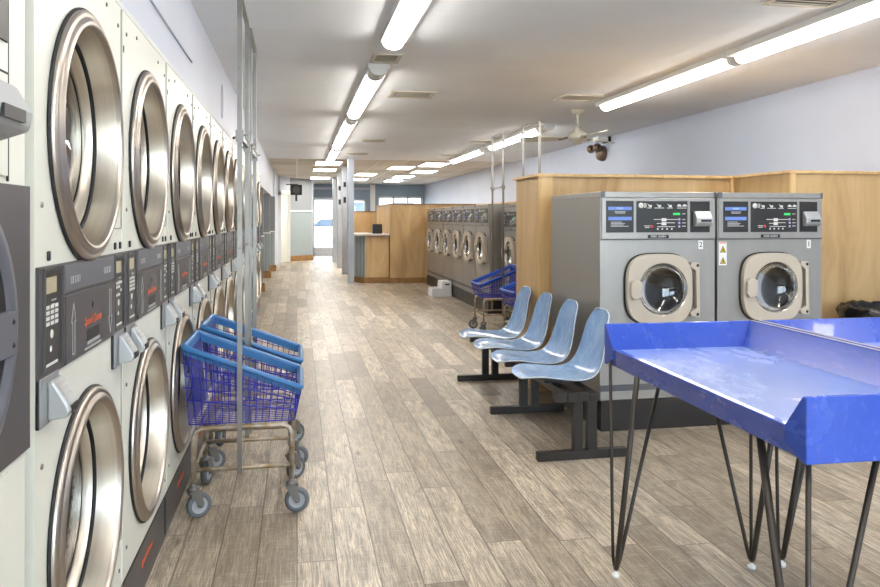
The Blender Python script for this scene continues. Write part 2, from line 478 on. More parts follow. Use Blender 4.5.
for k_, (x0, x1, z0, z1) in enumerate(FRONT):
    b = MB(); y0, y1 = YF - .1, YF - .03
    b.box(x0, x0 + .05, y0, y1, z0, z1).box(x1 - .05, x1, y0, y1, z0, z1).box(x0, x1, y0, y1, z1 - .05, z1).box(x0, x1, y0, y1, z0, z0 + .05).box((x0 + x1) / 2 - .03, (x0 + x1) / 2 + .03, y0, y1, z0, z1)
    fr_ = struct('window_%d' % (k_ + 3), b, M['white'])  # frame of an added window behind the camera
    g = MB(); g.box(x0 + .02, x1 - .02, YF - .07, YF - .06, z0 + .02, z1 - .02); g.build('pane', M['pane'], fr_)
b = MB(); b.box(-20, 25, -40, YF - .13, -.12, -.05); struct('bounce_pavement', b, M['pave'])  # unseen pale ground, added to bounce sunlight up through the added windows
# left wall: bulkhead over the dryers, piers and header of the recess beyond
b = MB()
b.box(XL - .12, XL, YF, 11.45, 1.99, H + .05)
b.box(XL - .12, XL, 11.45, 12.7, 0, H + .05)
b.box(XL - .12, XL, 12.7, 19.62, 1.9, H + .05)
b.box(XL - .12, XL + .05, 19.62, 23.1, 0, H + .05)
b.box(-2.3, -2.2, YF, 23.2, 0, H + .05)
struct('wall_left', b, M['wallL'])
# moulding over the dryers
b = MB()
b.prism([(XL - .02, 1.985), (XL + .075, 1.985), (XL + .08, 1.995), (XL + .03, 2.045), (XL, 2.065), (XL - .02, 2.065)], 'y', .3, 11.45)
struct('trim_1', b, M['white'])
# thin grey line along the bulkhead, with a small oval outline beyond
b = MB()
b.tube([(XL + .002, y, 2.262 + .01 * math.sin(y * 1.1)) for y in [1.0 + .3 * i for i in range(13)]], .006, 6)
b.tube([(XL + .002, 6.42 + .07 * math.sin(t), 2.30 + .14 * math.cos(t)) for t in [2 * PI * q / 20 for q in range(20)]], .004, 5, closed=True)
struct('wall_marks', b, M['mark'])
# recess fins with wainscot
for i, (y, xe) in enumerate([(14.1, XL), (17.4, XL), (19.5, XL + .06)]):
    b = MB()
    b.m(0).box(-2.2, xe, y, y + .12, 1.02, 1.9)
    b.m(1).box(-2.2, xe - .01, y + .005, y + .115, 0, 1.0)
    b.m(2).box(-2.2, xe + .015, y - .02, y + .14, 1.0, 1.03)
    b.m(3).box(-2.2, xe + .03, y - .03, y + .15, 0, .16)
    struct('wall_fin' if i == 0 else 'wall_fin.%03d' % i, b, [M['greyp'], M['wains'], M['white'], M['oak']])
# wall facing the camera beyond the side door, with wainscot and oak base
def seg_wall(name, p0, p1, z0, z1, t, mat):
    d = Vector((p1[0] - p0[0], p1[1] - p0[1])); n = Vector((-d.y, d.x)).normalized() * t
    b = MB(); b.prism([(p0[0], p0[1]), (p1[0], p1[1]), (p1[0] + n.x, p1[1] + n.y), (p0[0] + n.x, p0[1] + n.y)], 'z', z0, z1)
    return struct(name, b, mat)
seg_wall('wall_side', (-.30, 23.9), (.47, 24.68), 0, H + .05, .2, M['greyp'])
seg_wall('wall_side.001', (-.31, 23.87), (.49, 24.67), 0, 1.56, .2, M['wains'])
seg_wall('trim_3', (-.32, 23.84), (.50, 24.64), 1.56, 1.61, .2, M['white'])
seg_wall('baseboard_side', (-.33, 23.80), (.52, 24.62), 0, .17, .2, M['oak'])
b = MB(); b.box(.40, .52, 24.75, YB, 0, H + .05); struct('wall_side.002', b, M['wallL'])
b = MB(); b.box(-2.3, .4, 24.9, 25, 0, H + .05); struct('wall_side.003', b, M['greyp'])
# side door with white frame
b = MB(); b.prism([(-.62, 23.08), (-.50, 23.08), (-.22, 23.84), (-.34, 23.9)], 'z', 2.18, H + .05); struct('wall_side.004', b, M['wallL'])
b = MB()
b.m(0).box(-.57, -.47, 23.1, 23.2, 0, 2.15).box(-.30, -.20, 23.75, 23.85, 0, 2.15)
b.prism([(-.57, 23.1), (-.47, 23.1), (-.20, 23.8), (-.3, 23.85)], 'z', 2.08, 2.2)
b.m(1).prism([(-.50, 23.17), (-.48, 23.16), (-.28, 23.78), (-.3, 23.8)], 'z', 0.01, 2.08)
struct('door_2', b, [M['white'], M['cream']])

# back wall with glass door and two windows
holes = [(.55, 1.44, 0, 2.12), (1.88, 2.50, .25, 2.05), (2.98, 4.66, .6, 2.17)]
b = MB(); wall_holes(b, -2.4, XR + .1, 0, H + .1, YB, YB + .15, holes)
struct('wall_back', b, M['blue_wall'])
def window(name, x0, x1, z0, z1, fw, bars=(), door=False):
    b = MB(); y0, y1 = YB - .02, YB + .1
    b.box(x0, x0 + fw, y0, y1, z0, z1).box(x1 - fw, x1, y0, y1, z0, z1).box(x0, x1, y0, y1, z1 - fw, z1).box(x0, x1, y0, y1, z0, z0 + (.28 if door else fw))
    for x in bars: b.box(x - .03, x + .03, y0, y1, z0, z1)
    o = struct(name, b, M['white'])
    g = MB(); g.box(x0 + fw * .5, x1 - fw * .5, YB + .03, YB + .04, z0 + .03, z1 - .03)
    g.build('pane', M['pane'], o)
    if door:
        h = MB(); h.tube([(x0 + fw + .03, y0 - .04, .95), (x0 + fw + .03, y0 - .04, 1.25)], .012, 8).box(x0 + fw + .02, x0 + fw + .04, y0 - .04, y0, .97, .99).box(x0 + fw + .02, x0 + fw + .04, y0 - .04, y0, 1.21, 1.23)
        h.build('door_handle', M['steel'], o)
    return o
window('door_1', .55, 1.44, 0.005, 2.12, .09, door=True)
window('window_1', 1.88, 2.50, .25, 2.05, .05)
window('window_2', 2.98, 4.66, .6, 2.17, .06, bars=(3.55, 4.1))
b = MB(); b.box(2.68, 2.86, YB - .12, YB, 0, H); struct('trim_4', b, M['white'])
b = MB(); b.box(.52, 2.66, YB - .03, YB, 2.42, 2.5); struct('trim_5', b, M['wallL'])

# outside
b = MB(); b.box(-20, 25, YB + .16, 60, -.12, -.05); struct('street', b, M['asphalt'])
b = MB(); b.m(0).box(-12, 16, 48, 50, -.05, 5.5)
for k in range(8): b.m(1).box(-10 + k * 3.2, -8.6 + k * 3.2, 47.95, 48.0, .8, 2.4)
tag(b.build('building', [M['bld'], M['carg']]), 'pale low building across the street, seen through the glass door', 'building')
car = thing('car', 'white parked car outside the glass street door', 'car', (1.6, 36.0, -.05))
b = MB()
prof = [(-2.1, .35), (-2.15, .75), (-1.9, .95), (-1.1, 1.02), (-.55, 1.42), (.75, 1.45), (1.45, 1.05), (2.05, .95), (2.15, .6), (2.1, .3)]
b.prism(prof, 'y', -.85, .85)
b.build('body', M['carw'], car, .06, 3)
b = MB(); b.prism([(-1.0, 1.03), (-.5, 1.37), (.1, 1.39), (.1, 1.03)], 'y', -.87, .87).prism([(.16, 1.03), (.16, 1.39), (.72, 1.39), (1.3, 1.05)], 'y', -.87, .87)
b.build('window', M['carg'], car)
for sx in (-1.35, 1.35):
    for sy in (-.78, .78):
        b = MB(); b.m(0).lathe([(.001, -.1), (.33, -.1), (.33, .1), (.001, .1)], (sx, sy, .33), 'y', 24); b.m(1).lathe([(.001, -.11), (.2, -.11), (.2, .11), (.001, .11)], (sx, sy, .33), 'y', 16)
        b.build('wheel', [M['rubber'], M['silverp']], car)

# baseboards / partitions of varnished plywood
def partition_top(b, x0, x1, y0, y1, z, o=.02, t=.022): b.box(x0 - o, x1 + o, y0 - o, y1 + o, z - t, z)
b = MB(); ZP = 1.681
b.m(0).box(1.84, 4.6, 5.56, 6.17, .0, ZP - .02)
b.m(1).box(1.83, 1.945, 5.54, 5.56, 0, ZP - .022)
b.m(1).box(3.46, 3.50, 5.54, 5.56, 0, ZP - .022)
b.m(2); partition_top(b, 1.835, 4.6, 5.55, 6.17, ZP)
tag(b.build('partition', [M['ply'], M['pine'], M['pine'], M['oak']]), 'long plywood partition box behind the two large stainless washers', 'partition')
b = MB()
b.m(0).box(3.485, XR - .01, 4.84, 5.52, 0, ZP - .02)
b.m(1).box(3.485, 3.53, 4.825, 4.84, 0, ZP - .02)
b.m(2).box(3.47, XR - .01, 4.82, 5.52, ZP - .02, ZP)
tag(b.build('partition', [M['ply'], M['pine'], M['pine']]), 'tall plywood partition box to the right of washer 1, behind black bin liner', 'partition')
# far plywood end panel and spine
b = MB()
b.m(0).box(1.90, 3.88, 15.48, 15.60, 0, 1.63).box(1.90, 1.94, 15.6, 18.2, 0, 1.63)
b.m(1).box(1.88, 3.90, 15.46, 15.62, 1.63, 1.65).box(1.88, 1.96, 15.62, 18.2, 1.63, 1.65)
b.m(2).box(1.90, 2.66, 15.45, 15.48, 0, .11)
tag(b.build('partition', [M['ply'], M['oak'], M['oak']]), 'plywood end panel closing the far row of washers, beside the service counter', 'partition')
b = MB()
b.m(0).box(3.74, 3.88, 6.2, 15.46, 0, 1.62)
b.m(1).box(3.72, 3.90, 6.2, 15.46, 1.62, 1.64)
tag(b.build('partition', [M['ply'], M['pine']]), 'low plywood spine wall running behind the far row of washers', 'partition')
b = MB()
b.m(0).box(1.30, 1.88, 18.2, 18.3, 0, 1.50).m(1).box(1.29, 1.9, 18.18, 18.32, 1.5, 1.52)
tag(b.build('partition', [M['ply'], M['oak']]), 'short plywood screen standing behind the service counter', 'partition')
ct = thing('service_counter', 'wooden service counter with pale top beside the silver posts', 'counter', (1.55, 15.9, 0))
b = MB()
b.m(0).prism([(1.39 - 1.55, -.33), (1.885 - 1.55, -.33), (1.885 - 1.55, .9), (1.22 - 1.55, .9), (1.22 - 1.55, .0)], 'z', 0, .985)
b.build('body', M['ply'], ct)
b = MB(); b.prism([(1.21 - 1.55, .89), (1.21 - 1.55, .0), (1.385 - 1.55, -.335), (1.395 - 1.55, -.33), (1.225 - 1.55, 0), (1.225 - 1.55, .9)], 'z', .12, .985)
b.build('side_panel', M['wains'], ct)
b = MB(); b.box(1.36 - 1.55, 1.89 - 1.55, -.36, -.33, 0, .12).prism([(1.19 - 1.55, .89), (1.19 - 1.55, .0), (1.36 - 1.55, -.36), (1.37 - 1.55, -.34), (1.22 - 1.55, 0), (1.22 - 1.55, .9)], 'z', 0, .12)
b.build('kickboard', M['oak'], ct)
b = MB(); b.prism([(1.20 - 1.55, -.42), (1.885 - 1.55, -.42), (1.885 - 1.55, .95), (1.18 - 1.55, .95), (1.18 - 1.55, -.1)], 'z', .985, 1.025)
b.build('countertop', M['counter'], ct, .006)
reg = thing('card_terminal', 'small black machine standing on the pale counter top', 'machine', (1.65, 15.72, 1.026))
b = MB(); b.prism([(-.13, 0), (.13, 0), (.13, .06), (.1, .17), (-.1, .2), (-.13, .1)], 'x', -.1, .1); b.build('body', M['black'], reg, .01)
b = MB(); b.box(-.07, .07, -.105, -.09, .085, .16); b.build('screen', M['panel2'], reg)

# ------------------------------------------------------------ posts
for i, (x, y) in enumerate([(1.095, 15.62), (1.13, 18.25), (1.135, 20.5), (1.14, 23.4)]):
    p = ['galvanised square post nearest the service counter', 'second post of the row, next behind the nearest post',
         'third post of the row, counted from the service counter', 'farthest slim post, last of the row towards the glass door'][i]
    t = thing('post', p, 'post', (x, y, 0), 0, 'posts along the aisle')
    b = MB(); b.box(-.065, .065, -.065, .065, 0.012, H - .012); b.build('shaft', M['postm'], t, .012)
    b = MB(); b.box(-.07, .07, -.07, .07, 0, .012).box(-.07, .07, -.07, .07, H - .014, H - .002)
    b.build('plate', M['postm'], t)
    if i in (1, 2):
        b = MB(); b.box(-.03, .03, -.075, -.063, 1.72, 1.86); b.build('bracket', M['black'], t)
        b = MB(); b.box(-.03, .03, -.075, -.063, 2.1, 2.22); b.build('bracket', M['black'], t)

# ------------------------------------------------------------ ceiling lights
def tube_light(name, label, x, y0, y1, wd, capn=.03, capf=.03, house=.09, hoff=0, group='fluorescent tube fixtures'):
    L = y1 - y0
    t = thing(name, label, 'ceiling light', (x, y0, H - .001), 0, group)
    b = MB(); b.box(-house + hoff, house + hoff, 0, L, -.045, 0); b.build('housing', M['fixture'], t, .004)
    r = wd / 2
    prof = [(-r, -.045)] + [(-r * math.cos(a), -.050 - .045 * math.sin(a)) for a in [PI * k / 10 for k in range(11)]] + [(r, -.045)]
    b = MB(); b.prism(prof, 'y', capn, L - capf); b.sm = [True] * len(b.sm); b.sm[0] = b.sm[1] = False
    b.build('diffuser', M['tube'], t)
    for a, c in ((0, capn), (L - capf, L)):
        b = MB(); b.prism([(p[0] * 1.04, p[1] - (.002 if p[1] < -.046 else 0)) for p in prof], 'y', a, c); b.build('end_cap', M['fixture'], t)
    return t
tube_light('tube_light', 'left row ceiling tube light nearest the viewer, cut by the top edge', .655, 2.55, 5.2, .135)
tube_light('tube_light', 'second tube light of the left ceiling row, beyond the small square vent', .655, 6.10, 8.85, .135, .28)
tube_light('tube_light', 'third tube light of the left ceiling row', .665, 9.1, 12.85, .13, .35)
tube_light('tube_light', 'fourth and last tube light of the left ceiling row, touching the tiled ceiling', .68, 13.0, 16.0, .13, .3)
tube_light('tube_light', 'tube light overhead at the start of the left ceiling row', .655, -1.0, 1.8, .135)
tube_light('tube_light', 'right row long tube light nearest the viewer, cut by the right edge', 3.30, 2.72, 5.16, .115, house=.09, hoff=-.03)
tube_light('tube_light', 'right row long tube light ending near the ceiling fan', 3.30, 5.22, 7.70, .115, house=.09, hoff=-.03)
tube_light('tube_light', 'right row tube light seen through the tall cart racks', 3.28, 9.45, 12.45, .13, .4, house=.10, hoff=-.03)
tube_light('tube_light', 'farthest tube light of the right row, before the tiled ceiling', 3.26, 12.6, 15.6, .13, .4, house=.10, hoff=-.03)
tube_light('tube_light', 'tube light overhead at the start of the right ceiling row', 3.30, -.4, 2.04, .13, house=.10, hoff=-.03)
tro = [(.40, 1.01, 16.7, 17.9, 'first lit panel at left of the tiled ceiling'), (.40, 1.01, 19.0, 20.2, 'second lit panel at left of the tiled ceiling'),
       (.40, 1.01, 23.0, 24.2, 'third lit panel at left of the tiled ceiling, near the street door'),
       (2.23, 2.84, 17.9, 19.1, 'lit ceiling panel above the plywood end panel'), (3.45 - .61, 3.45, 16.7, 17.9, 'lit ceiling panel nearest the right tube row'),
       (3.06, 3.67, 19.4, 20.6, 'second lit ceiling panel of the right group'), (1.62, 2.23, 20.8, 22.0, 'lit ceiling panel behind the row of posts'),
       (2.84, 3.45, 21.8, 23.0, 'third lit ceiling panel of the right group'), (2.84, 3.45, 24.2, 25.4, 'farthest lit ceiling panel of the right group'),
       (1.62, 2.23, 23.6, 24.8, 'lit ceiling panel before the back wall, above the counter')]
for (x0, x1, y0, y1, lb) in tro:
    t = thing('ceiling_panel_light', lb, 'ceiling light', ((x0 + x1) / 2, (y0 + y1) / 2, H), 0, 'lit panels in the tiled ceiling')
    a, c = (x1 - x0) / 2, (y1 - y0) / 2
    b = MB(); b.box(-a, a, -c, -c + .025, -.006, .02).box(-a, a, c - .025, c, -.006, .02).box(-a, -a + .025, -c + .025, c - .025, -.006, .02).box(a - .025, a, -c + .025, c - .025, -.006, .02); b.build('frame', M['fixture'], t)
    b = MB(); b.box(-a + .025, a - .025, -c + .025, c - .025, .0, .018); b.build('diffuser', M['troffer'], t)

# vents
def vent(label, x0, x1, y0, y1, axis='x', n=9):
    cx, cy = (x0 + x1) / 2, (y0 + y1) / 2; a, c = (x1 - x0) / 2, (y1 - y0) / 2
    t = thing('ceiling_vent', label, 'vent', (cx, cy, H), 0, 'ceiling vents')
    f = .03
    b = MB(); b.box(-a, a, -c, -c + f, -.012, 0).box(-a, a, c - f, c, -.012, 0).box(-a, -a + f, -c + f, c - f, -.012, 0).box(a - f, a, -c + f, c - f, -.012, 0); b.build('frame', M['vent'], t)
    b = MB(); b.box(-a + f, a - f, -c + f, c - f, -.003, -.001); b.build('backing', M['darkbox'], t)
    b = MB()
    for k in range(n):
        if axis == 'x':
            u = -a + f + (2 * a - 2 * f) * (k + .5) / n
            b.prism([(u - .006, -.004), (u + .003, -.0075), (u + .006, -.0065), (u - .003, -.003)], 'y', -c + f, c - f)
        else:
            u = -c + f + (2 * c - 2 * f) * (k + .5) / n
            b.prism([(u - .006, -.004), (u + .003, -.0075), (u + .006, -.0065), (u - .003, -.003)], 'x', -a + f, a - f)
    b.build('louvres', M['vent'], t)
vent('small square ceiling vent between first and second left tube lights', .575, .80, 5.72, 6.04, 'y', 6)
vent('wide louvred ceiling vent right of the second left tube light', .92, 1.37, 7.35, 7.75, 'x', 14)
vent('ceiling vent far ahead, right of the third left tube light', 1.02, 1.42, 11.9, 12.3)
vent('narrow ceiling vent close to the last left tube light', .95, 1.35, 14.4, 14.8)
vent('large ceiling vent at top right above the long right tube lights', 2.68, 3.12, 3.6, 3.98, 'y', 7)
vent('ceiling vent beside the ceiling fan mount', 2.68, 3.1, 7.25, 7.6, 'y', 6)
vent('narrow ceiling vent left of the right tube row', 2.76, 3.14, 11.7, 12.05, 'y', 5)
vent('farthest narrow ceiling vent left of the right tube row', 2.76, 3.12, 14.3, 14.7, 'y', 5)

# ceiling fan
fan = thing('ceiling_fan', 'cream ceiling fan hanging by the right wall', 'ceiling fan', (3.20, 8.25, H))
b = MB(); b.lathe([(.001, 0), (.075, 0), (.07, -.03), (.03, -.06), (.001, -.06)], axis='z', seg=20); b.build('canopy', M['fanmat'], fan)
b = MB(); b.tube([(0, 0, -.05), (0, 0, -.22)], .013, 10); b.build('downrod', M['fanmat'], fan)
b = MB(); b.lathe([(.001, -.2), (.04, -.2), (.045, -.25), (.10, -.28), (.115, -.32), (.10, -.355), (.05, -.37), (.045, -.40), (.001, -.405)], axis='z', seg=24); b.build('motor_housing', M['fanmat'], fan)
for k in range(3):
    an = math.radians(152 + 120 * k)
    R = Matrix.Rotation(an, 3, 'Z')
    b = MB()
    out = [(.16, .05), (.3, .075), (.62, .085), (.68, .05), (.68, -.05), (.62, -.085), (.3, -.075), (.16, -.05)]
    tilt = .22
    vs = []
    for zz in (.004, -.004):
        for (x, y) in out: vs.append(R @ Vector((x, y * math.cos(tilt), -.33 + y * math.sin(tilt) + zz)))
    n = len(out)
    b.add(vs, [tuple(range(n)), tuple(range(n, 2 * n))[::-1]] + [(i, i + n, (i + 1) % n + n, (i + 1) % n) for i in range(n)])
    bl = b.build('blade', M['fanmat'], fan)
    b = MB(); b.tube([R @ Vector((.09, 0, -.32)), R @ Vector((.22, 0, -.338))], .014, 6); b.build('bracket', M['galv'], bl)

# wall-mounted bits on the right wall
em = thing('emergency_light', 'bronze twin-head lamp fixed high on the lavender wall', 'wall lamp', (XR, 11.1, 2.36))
b = MB(); b.lathe([(.001, -.10), (.10, -.10), (.12, -.05), (.12, -.0), (.001, 0)], (0, 0, 0), 'x', 20); b.build('base', M['bronze'], em)
for s in (-1, 1):
    b = MB(); b.lathe([(.03, -.03), (.07, .03), (.065, .05), (.001, .03)], (-.15, s * .13, .08), 'y', 14); b.tube([(-.08, s * .05, .04), (-.15, s * .12, .08)], .015, 6); b.build('lamp_head', M['bronze'], em)
b = MB(); b.m(0).box(4.53, 4.70, 10.85, 11.05, 2.53, 2.598).m(1).box(4.70, 4.74, 10.83, 11.07, 2.51, 2.598)
tag(b.build('wall_sensor', [M['white'], M['black']]), 'small black and white box at the ceiling edge behind the fan', 'sensor')

# black box speaker and bracket on the side wall
sp = thing('wall_speaker', 'black box hung high by the side door', 'speaker', (-.02, 22.6, 2.2))
b = MB(); b.box(-.17, .17, -.12, .16, -.16, .14); b.build('body', M['black'], sp, .015)
b = MB(); b.disc(.11, (0, -.123, -.01), 'y', 20); b.build('grille', M['panel'], sp)
b = MB(); b.box(-.03, .03, .0, .06, -.34, -.16).box(-.3, .05, .05, .1, .14, .17); b.build('bracket', M['black'], sp)

# ------------------------------------------------------------ STACK DRYERS
XD = -.537
PW = .81
def dryer_front_hole(b, cy, cz, r, y0, y1, z0, z1, x, n=48):
    vs = []
    for k in range(n):
        an = 2 * PI * k / n; c, s_ = math.cos(an), math.sin(an)
        vs.append((x, cy + r * c, cz + r * s_))
    for k in range(n):
        an = 2 * PI * k / n; c, s_ = math.cos(an), math.sin(an)
        ty = ((y1 - cy) if c > 0 else (y0 - cy)) / c if abs(c) > 1e-6 else 1e9
        tz = ((z1 - cz) if s_ > 0 else (z0 - cz)) / s_ if abs(s_) > 1e-6 else 1e9
        t = min(ty, tz); vs.append((x, cy + t * c, cz + t * s_))
    for (yy, zz) in ((y1, z1), (y0, z1), (y0, z0), (y1, z0)): vs.append((x, yy, zz))
    fs = [(k, (k + 1) % n, (k + 1) % n + n, k + n) for k in range(n)]
    # corners
    for ci, (yy, zz) in enumerate(((y1, z1), (y0, z1), (y0, z0), (y1, z0))):
        a = math.atan2(zz - cz, yy - cy) % (2 * PI); k = int(a / (2 * PI) * n)
        fs.append((k + n, 2 * n + ci, (k + 1) % n + n))
    b.add(vs, fs)

def make_door(root, cy, cz, lower):
    b = MB()
    # dark seat ring, stepped steel ring, deep bowl
    b.m(0).lathe([(.320, 0), (.327, .001), (.327, .006), (.321, .008)], (0, cy, cz), 'x', 72)
    b.m(1).lathe([(.321, .006), (.322, .013), (.316, .018), (.309, .020), (.306, .017), (.303, .021), (.296, .0265), (.290, .0285), (.285, .027), (.281, .022), (.279, .012)], (0, cy, cz), 'x', 72)
    b.m(2).lathe([(.279, .012), (.276, .0), (.270, -.046)], (0, cy, cz), 'x', 72)
    b.m(2).lathe([(.266, -.05), (.260, -.080), (.250, -.084)], (0, cy, cz), 'x', 72)
    d = b.build('door', [M['rubber'], M['chrome'], M['steel_bowl']], root)
    b = MB(); b.lathe([(.273, -.044), (.262, -.043), (.260, -.052), (.270, -.055)], (0, cy, cz), 'x', 64); b.build('gasket', M['rubber'], d)
    b = MB(); b.lathe([(.255 * math.sin(k / 8 * PI / 2) + 1e-4, -.088 + .045 * math.cos(k / 8 * PI / 2)) for k in range(9)], (0, cy, cz), 'x', 48); b.build('glass', M['glass_clear'] if lower else M['glass'], d)
    b = MB(); b.lathe([(.255, -.10), (.31, -.11), (.31, -.70), (.001, -.72)], (0, cy, cz), 'x', 48)
    for k in range(3):
        an = PI / 2 + k * 2 * PI / 3; c, s_ = math.cos(an), math.sin(an)
        b.add([(-.2, cy + .31 * c - .03 * s_, cz + .31 * s_ + .03 * c), (-.2, cy + .31 * c + .03 * s_, cz + .31 * s_ - .03 * c), (-.2, cy + .24 * c, cz + .24 * s_),
               (-.7, cy + .31 * c - .03 * s_, cz + .31 * s_ + .03 * c), (-.7, cy + .31 * c + .03 * s_, cz + .31 * s_ - .03 * c), (-.7, cy + .24 * c, cz + .24 * s_)],
              [(0, 1, 2), (3, 5, 4), (0, 2, 5, 3), (1, 4, 5, 2)])
    b.build('drum', M['perf'] if lower else M['drumd'], root)

def card_reader(root, y0, y1, z0=.887, z1=.992):
    ym = (y0 + y1) / 2
    b = MB(); b.m(1).box(0, .008, y0, y0 + .004, z0, z1).m(0).box(0, .009, y0 + .004, y1, z0, z1)
    r = b.build('card_reader', [M['silverd'], M['black']], root, .002)
    b = MB()
    pr = [(.008, z1 - .012), (.020, z1 - .014), (.050, z0 + .040), (.054, z0 + .026), (.048, z0 + .012), (.008, z0 + .006)]
    b.prism(pr, 'y', y0 + .05, y1 - .004)
    b.build('reader_head', M['silverp'], r, .005, 3)
    b = MB()
    a, c = Vector((.0225, 0, z1 - .018)), Vector((.048, 0, z0 + .045))
    n = Vector((c.z - a.z, 0, -(c.x - a.x))).normalized() * -1
    if n.x < 0: n = -n
    def PL(t, yy, h): p = a.lerp(c, t) + n * h; return (p.x, yy, p.z)
    for (t0, t1) in ((.05, .2), (.32, .48), (.6, .75)):
        b.add([PL(t0, y0 + .06, .002), PL(t1, y0 + .06, .002), PL(t1, y1 - .016, .002), PL(t0, y1 - .016, .002)], [(0, 1, 2, 3)])
    b.build('label_print', M['printg'], r)
    b = MB(); b.box(.044, .0558, y0 + .064, y1 - .016, z0 + .02, z0 + .036); b.build('card_slot', M['black'], r)

def make_dryer():
    root = thing('stack_dryer', 'x', 'dryer', (XD, 1.69, 0), 0, 'stack dryers along the left wall')
    b = MB()
    w_ = PW - .0015
    x = 0.0
    b.m(0)
    # shell: sides, top, back, bottom
    b.add([(x, .0, .19), (x, w_, .19), (x, w_, 1.985), (x, 0, 1.985), (-.85, 0, .19), (-.85, w_, .19), (-.85, w_, 1.985), (-.85, 0, 1.985)],
          [(4, 5, 6, 7), (0, 3, 7, 4), (1, 5, 6, 2), (3, 2, 6, 7), (0, 4, 5, 1)])
    cy = w_ / 2
    dryer_front_hole(b, cy, 1.543, .32, 0, w_, 1.20, 1.985, x)
    dryer_front_hole(b, cy, .565, .32, 0, w_, .19, .93, x)
    b.add([(x, 0, .93), (x, w_, .93), (x, w_, 1.20), (x, 0, 1.20)], [(0, 1, 2, 3)])
    # raised removable front skins beside the doors, and a shallow side strip
    b.box(0, .004, w_ - .022, w_, .2, .97).box(0, .004, w_ - .022, w_, 1.25, 1.98)
    b.m(1).box(.0, .0025, w_ - .030, w_ - .0265, .34, .92).box(.0, .0025, .605, w_ - .03, .34, .3435)
    b.m(1).box(.0, .0025, w_ - .030, w_ - .0265, 1.30, 1.98).box(.0, .0025, .605, w_ - .03, 1.30, 1.3035)
    b.build('body', [M['cream'], M['seamg']], root)
    b = MB()
    for (yy, zz) in ((.045, 1.92), (.74, 1.92), (.045, 1.36), (.045, .28), (.045, .80), (.755, .25), (.60, 1.945), (.2, 1.945)):
        b.lathe([(.001, .004), (.006, .003), (.007, 0)], (0, yy, zz), 'x', 8)
    b.build('screws', M['wheelh'], root)
    b = MB()
    for yy in (.085, .695, .76):
        b = MB(); b.box(0, .006, yy - .007, yy + .007, 1.238, 1.260); b.build('bumper', M['black'], root, .005, 3)
    make_door(root, cy, 1.543, False)
    make_door(root, cy, .565, True)
    # kick panel
    b = MB(); b.m(0).box(-.80, -.004, 0.002, w_, 0, .19); b.m(1).box(-.004, -.002, .02, w_ - .02, .172, .178).box(-.004, -.001, w_ - .03, w_ - .024, .02, .17)
    k = b.build('kick_panel', [M['panel'], M['black']], root)
    b = MB(); text_mesh(b, 'Speed Queen', .036, lambda u, v, q: (-.003 + q, cy + u, .105 + v), shear=.3); b.build('lettering', M['orange'], k)
    # number strip
    b = MB(); text_mesh(b, '32', .03, lambda u, v, q: (.005 + q, w_ - .011 - v * .0 + u * .5, 1.86 + v)); b.build('number', M['black'], root)
    # control panel
    b = MB(); b.m(0).box(0, .018, .006, w_, .988, 1.228)
    cp = b.build('control_panel', M['panel'], root, .002)
    cp.scale.x = .42
    # recessed keypad strips (left and right)
    for (a, c) in ((.035, .160), (.665, .785)):
        b = MB(); b.m(0).box(.016, .0195, a, c, 1.004, 1.218); b.m(1).box(.018, .030, a - .006, a, 1.0, 1.224).box(.018, .030, c, c + .006, 1.0, 1.224)
        kp = b.build('keypad', [M['keyp'], M['panel']], cp)
        wd_ = c - a; s = a + wd_ * .12
        b = MB(); b.box(.0195, .0215, s, s + wd_ * .55, 1.168, 1.203); b.build('display', M['lcd'], kp)
        b = MB()
        for i_ in range(3):
            for j_ in range(4):
                if random.random() < .8: b.box(.0195, .0208, s + i_ * wd_ * .24, s + i_ * wd_ * .24 + wd_ * .17, 1.098 + j_ * .012, 1.106 + j_ * .012)
        for i_ in range(5): b.box(.0195, .0205, s + wd_ * .3 + (i_ % 3) * .012, s + wd_ * .3 + (i_ % 3) * .012 + .006, 1.15 - (i_ // 3) * .01, 1.154 - (i_ // 3) * .01)
        b.lathe([(.001, .0225), (.009, .0215), (.010, .0195)], (0, s + wd_ * .3, 1.078), 'x', 14)
        b.lathe([(.001, .0225), (.006, .0215), (.007, .0195)], (0, s + wd_ * .25, 1.046), 'x', 12)
        b.box(.0195, .0205, s, s + wd_ * .62, 1.010, 1.016)
        b.build('buttons', M['print'], kp)
    # service door with arrows
    b = MB(); b.m(0).box(.018, .030, .176, .650, .992, 1.150).m(1).box(.018, .026, .176, .650, 1.158, 1.222)
    sd = b.build('service_door', [M['panel'], M['panel2']], cp, .002)
    def arrow(b, yc, zc, hgt, sgn):
        o = [(0, hgt / 2), (-.018, hgt / 2 - .045), (-.009, hgt / 2 - .045), (-.009, -hgt / 2), (.009, -hgt / 2), (.009, hgt / 2 - .045), (.018, hgt / 2 - .045)]
        for i_ in range(7):
            p, q = o[i_], o[(i_ + 1) % 7]
            b.tube([(.031, yc + p[0], zc + sgn * p[1]), (.031, yc + q[0], zc + sgn * q[1])], .0011, 4)
    b = MB(); arrow(b, .235, 1.068, .122, 1); arrow(b, .592, 1.068, .122, -1)
    for (yy, zz) in ((.22, 1.185), (.53, 1.187)):
        for i_ in range(4):
            b.tube([(.027, yy + i_ * .02, zz - .008), (.027, yy + i_ * .02 + .014, zz - .008), (.027, yy + i_ * .02 + .014, zz + .008), (.027, yy + i_ * .02, zz + .008)], .001, 4, closed=True)
    b.build('arrow_print', M['printg'], sd)
    b = MB(); text_mesh(b, 'Speed Queen', .030, lambda u, v, q: (.0312 + q, .41 + u, 1.070 + v), shear=.3); b.build('lettering', M['orange'], sd)
    b = MB(); b.m(0).box(.0295, .0312, .350, .470, 1.018, 1.048).lathe([(.001, .034), (.009, .033), (.010, .030)], (0, .41, 1.107), 'x', 12)
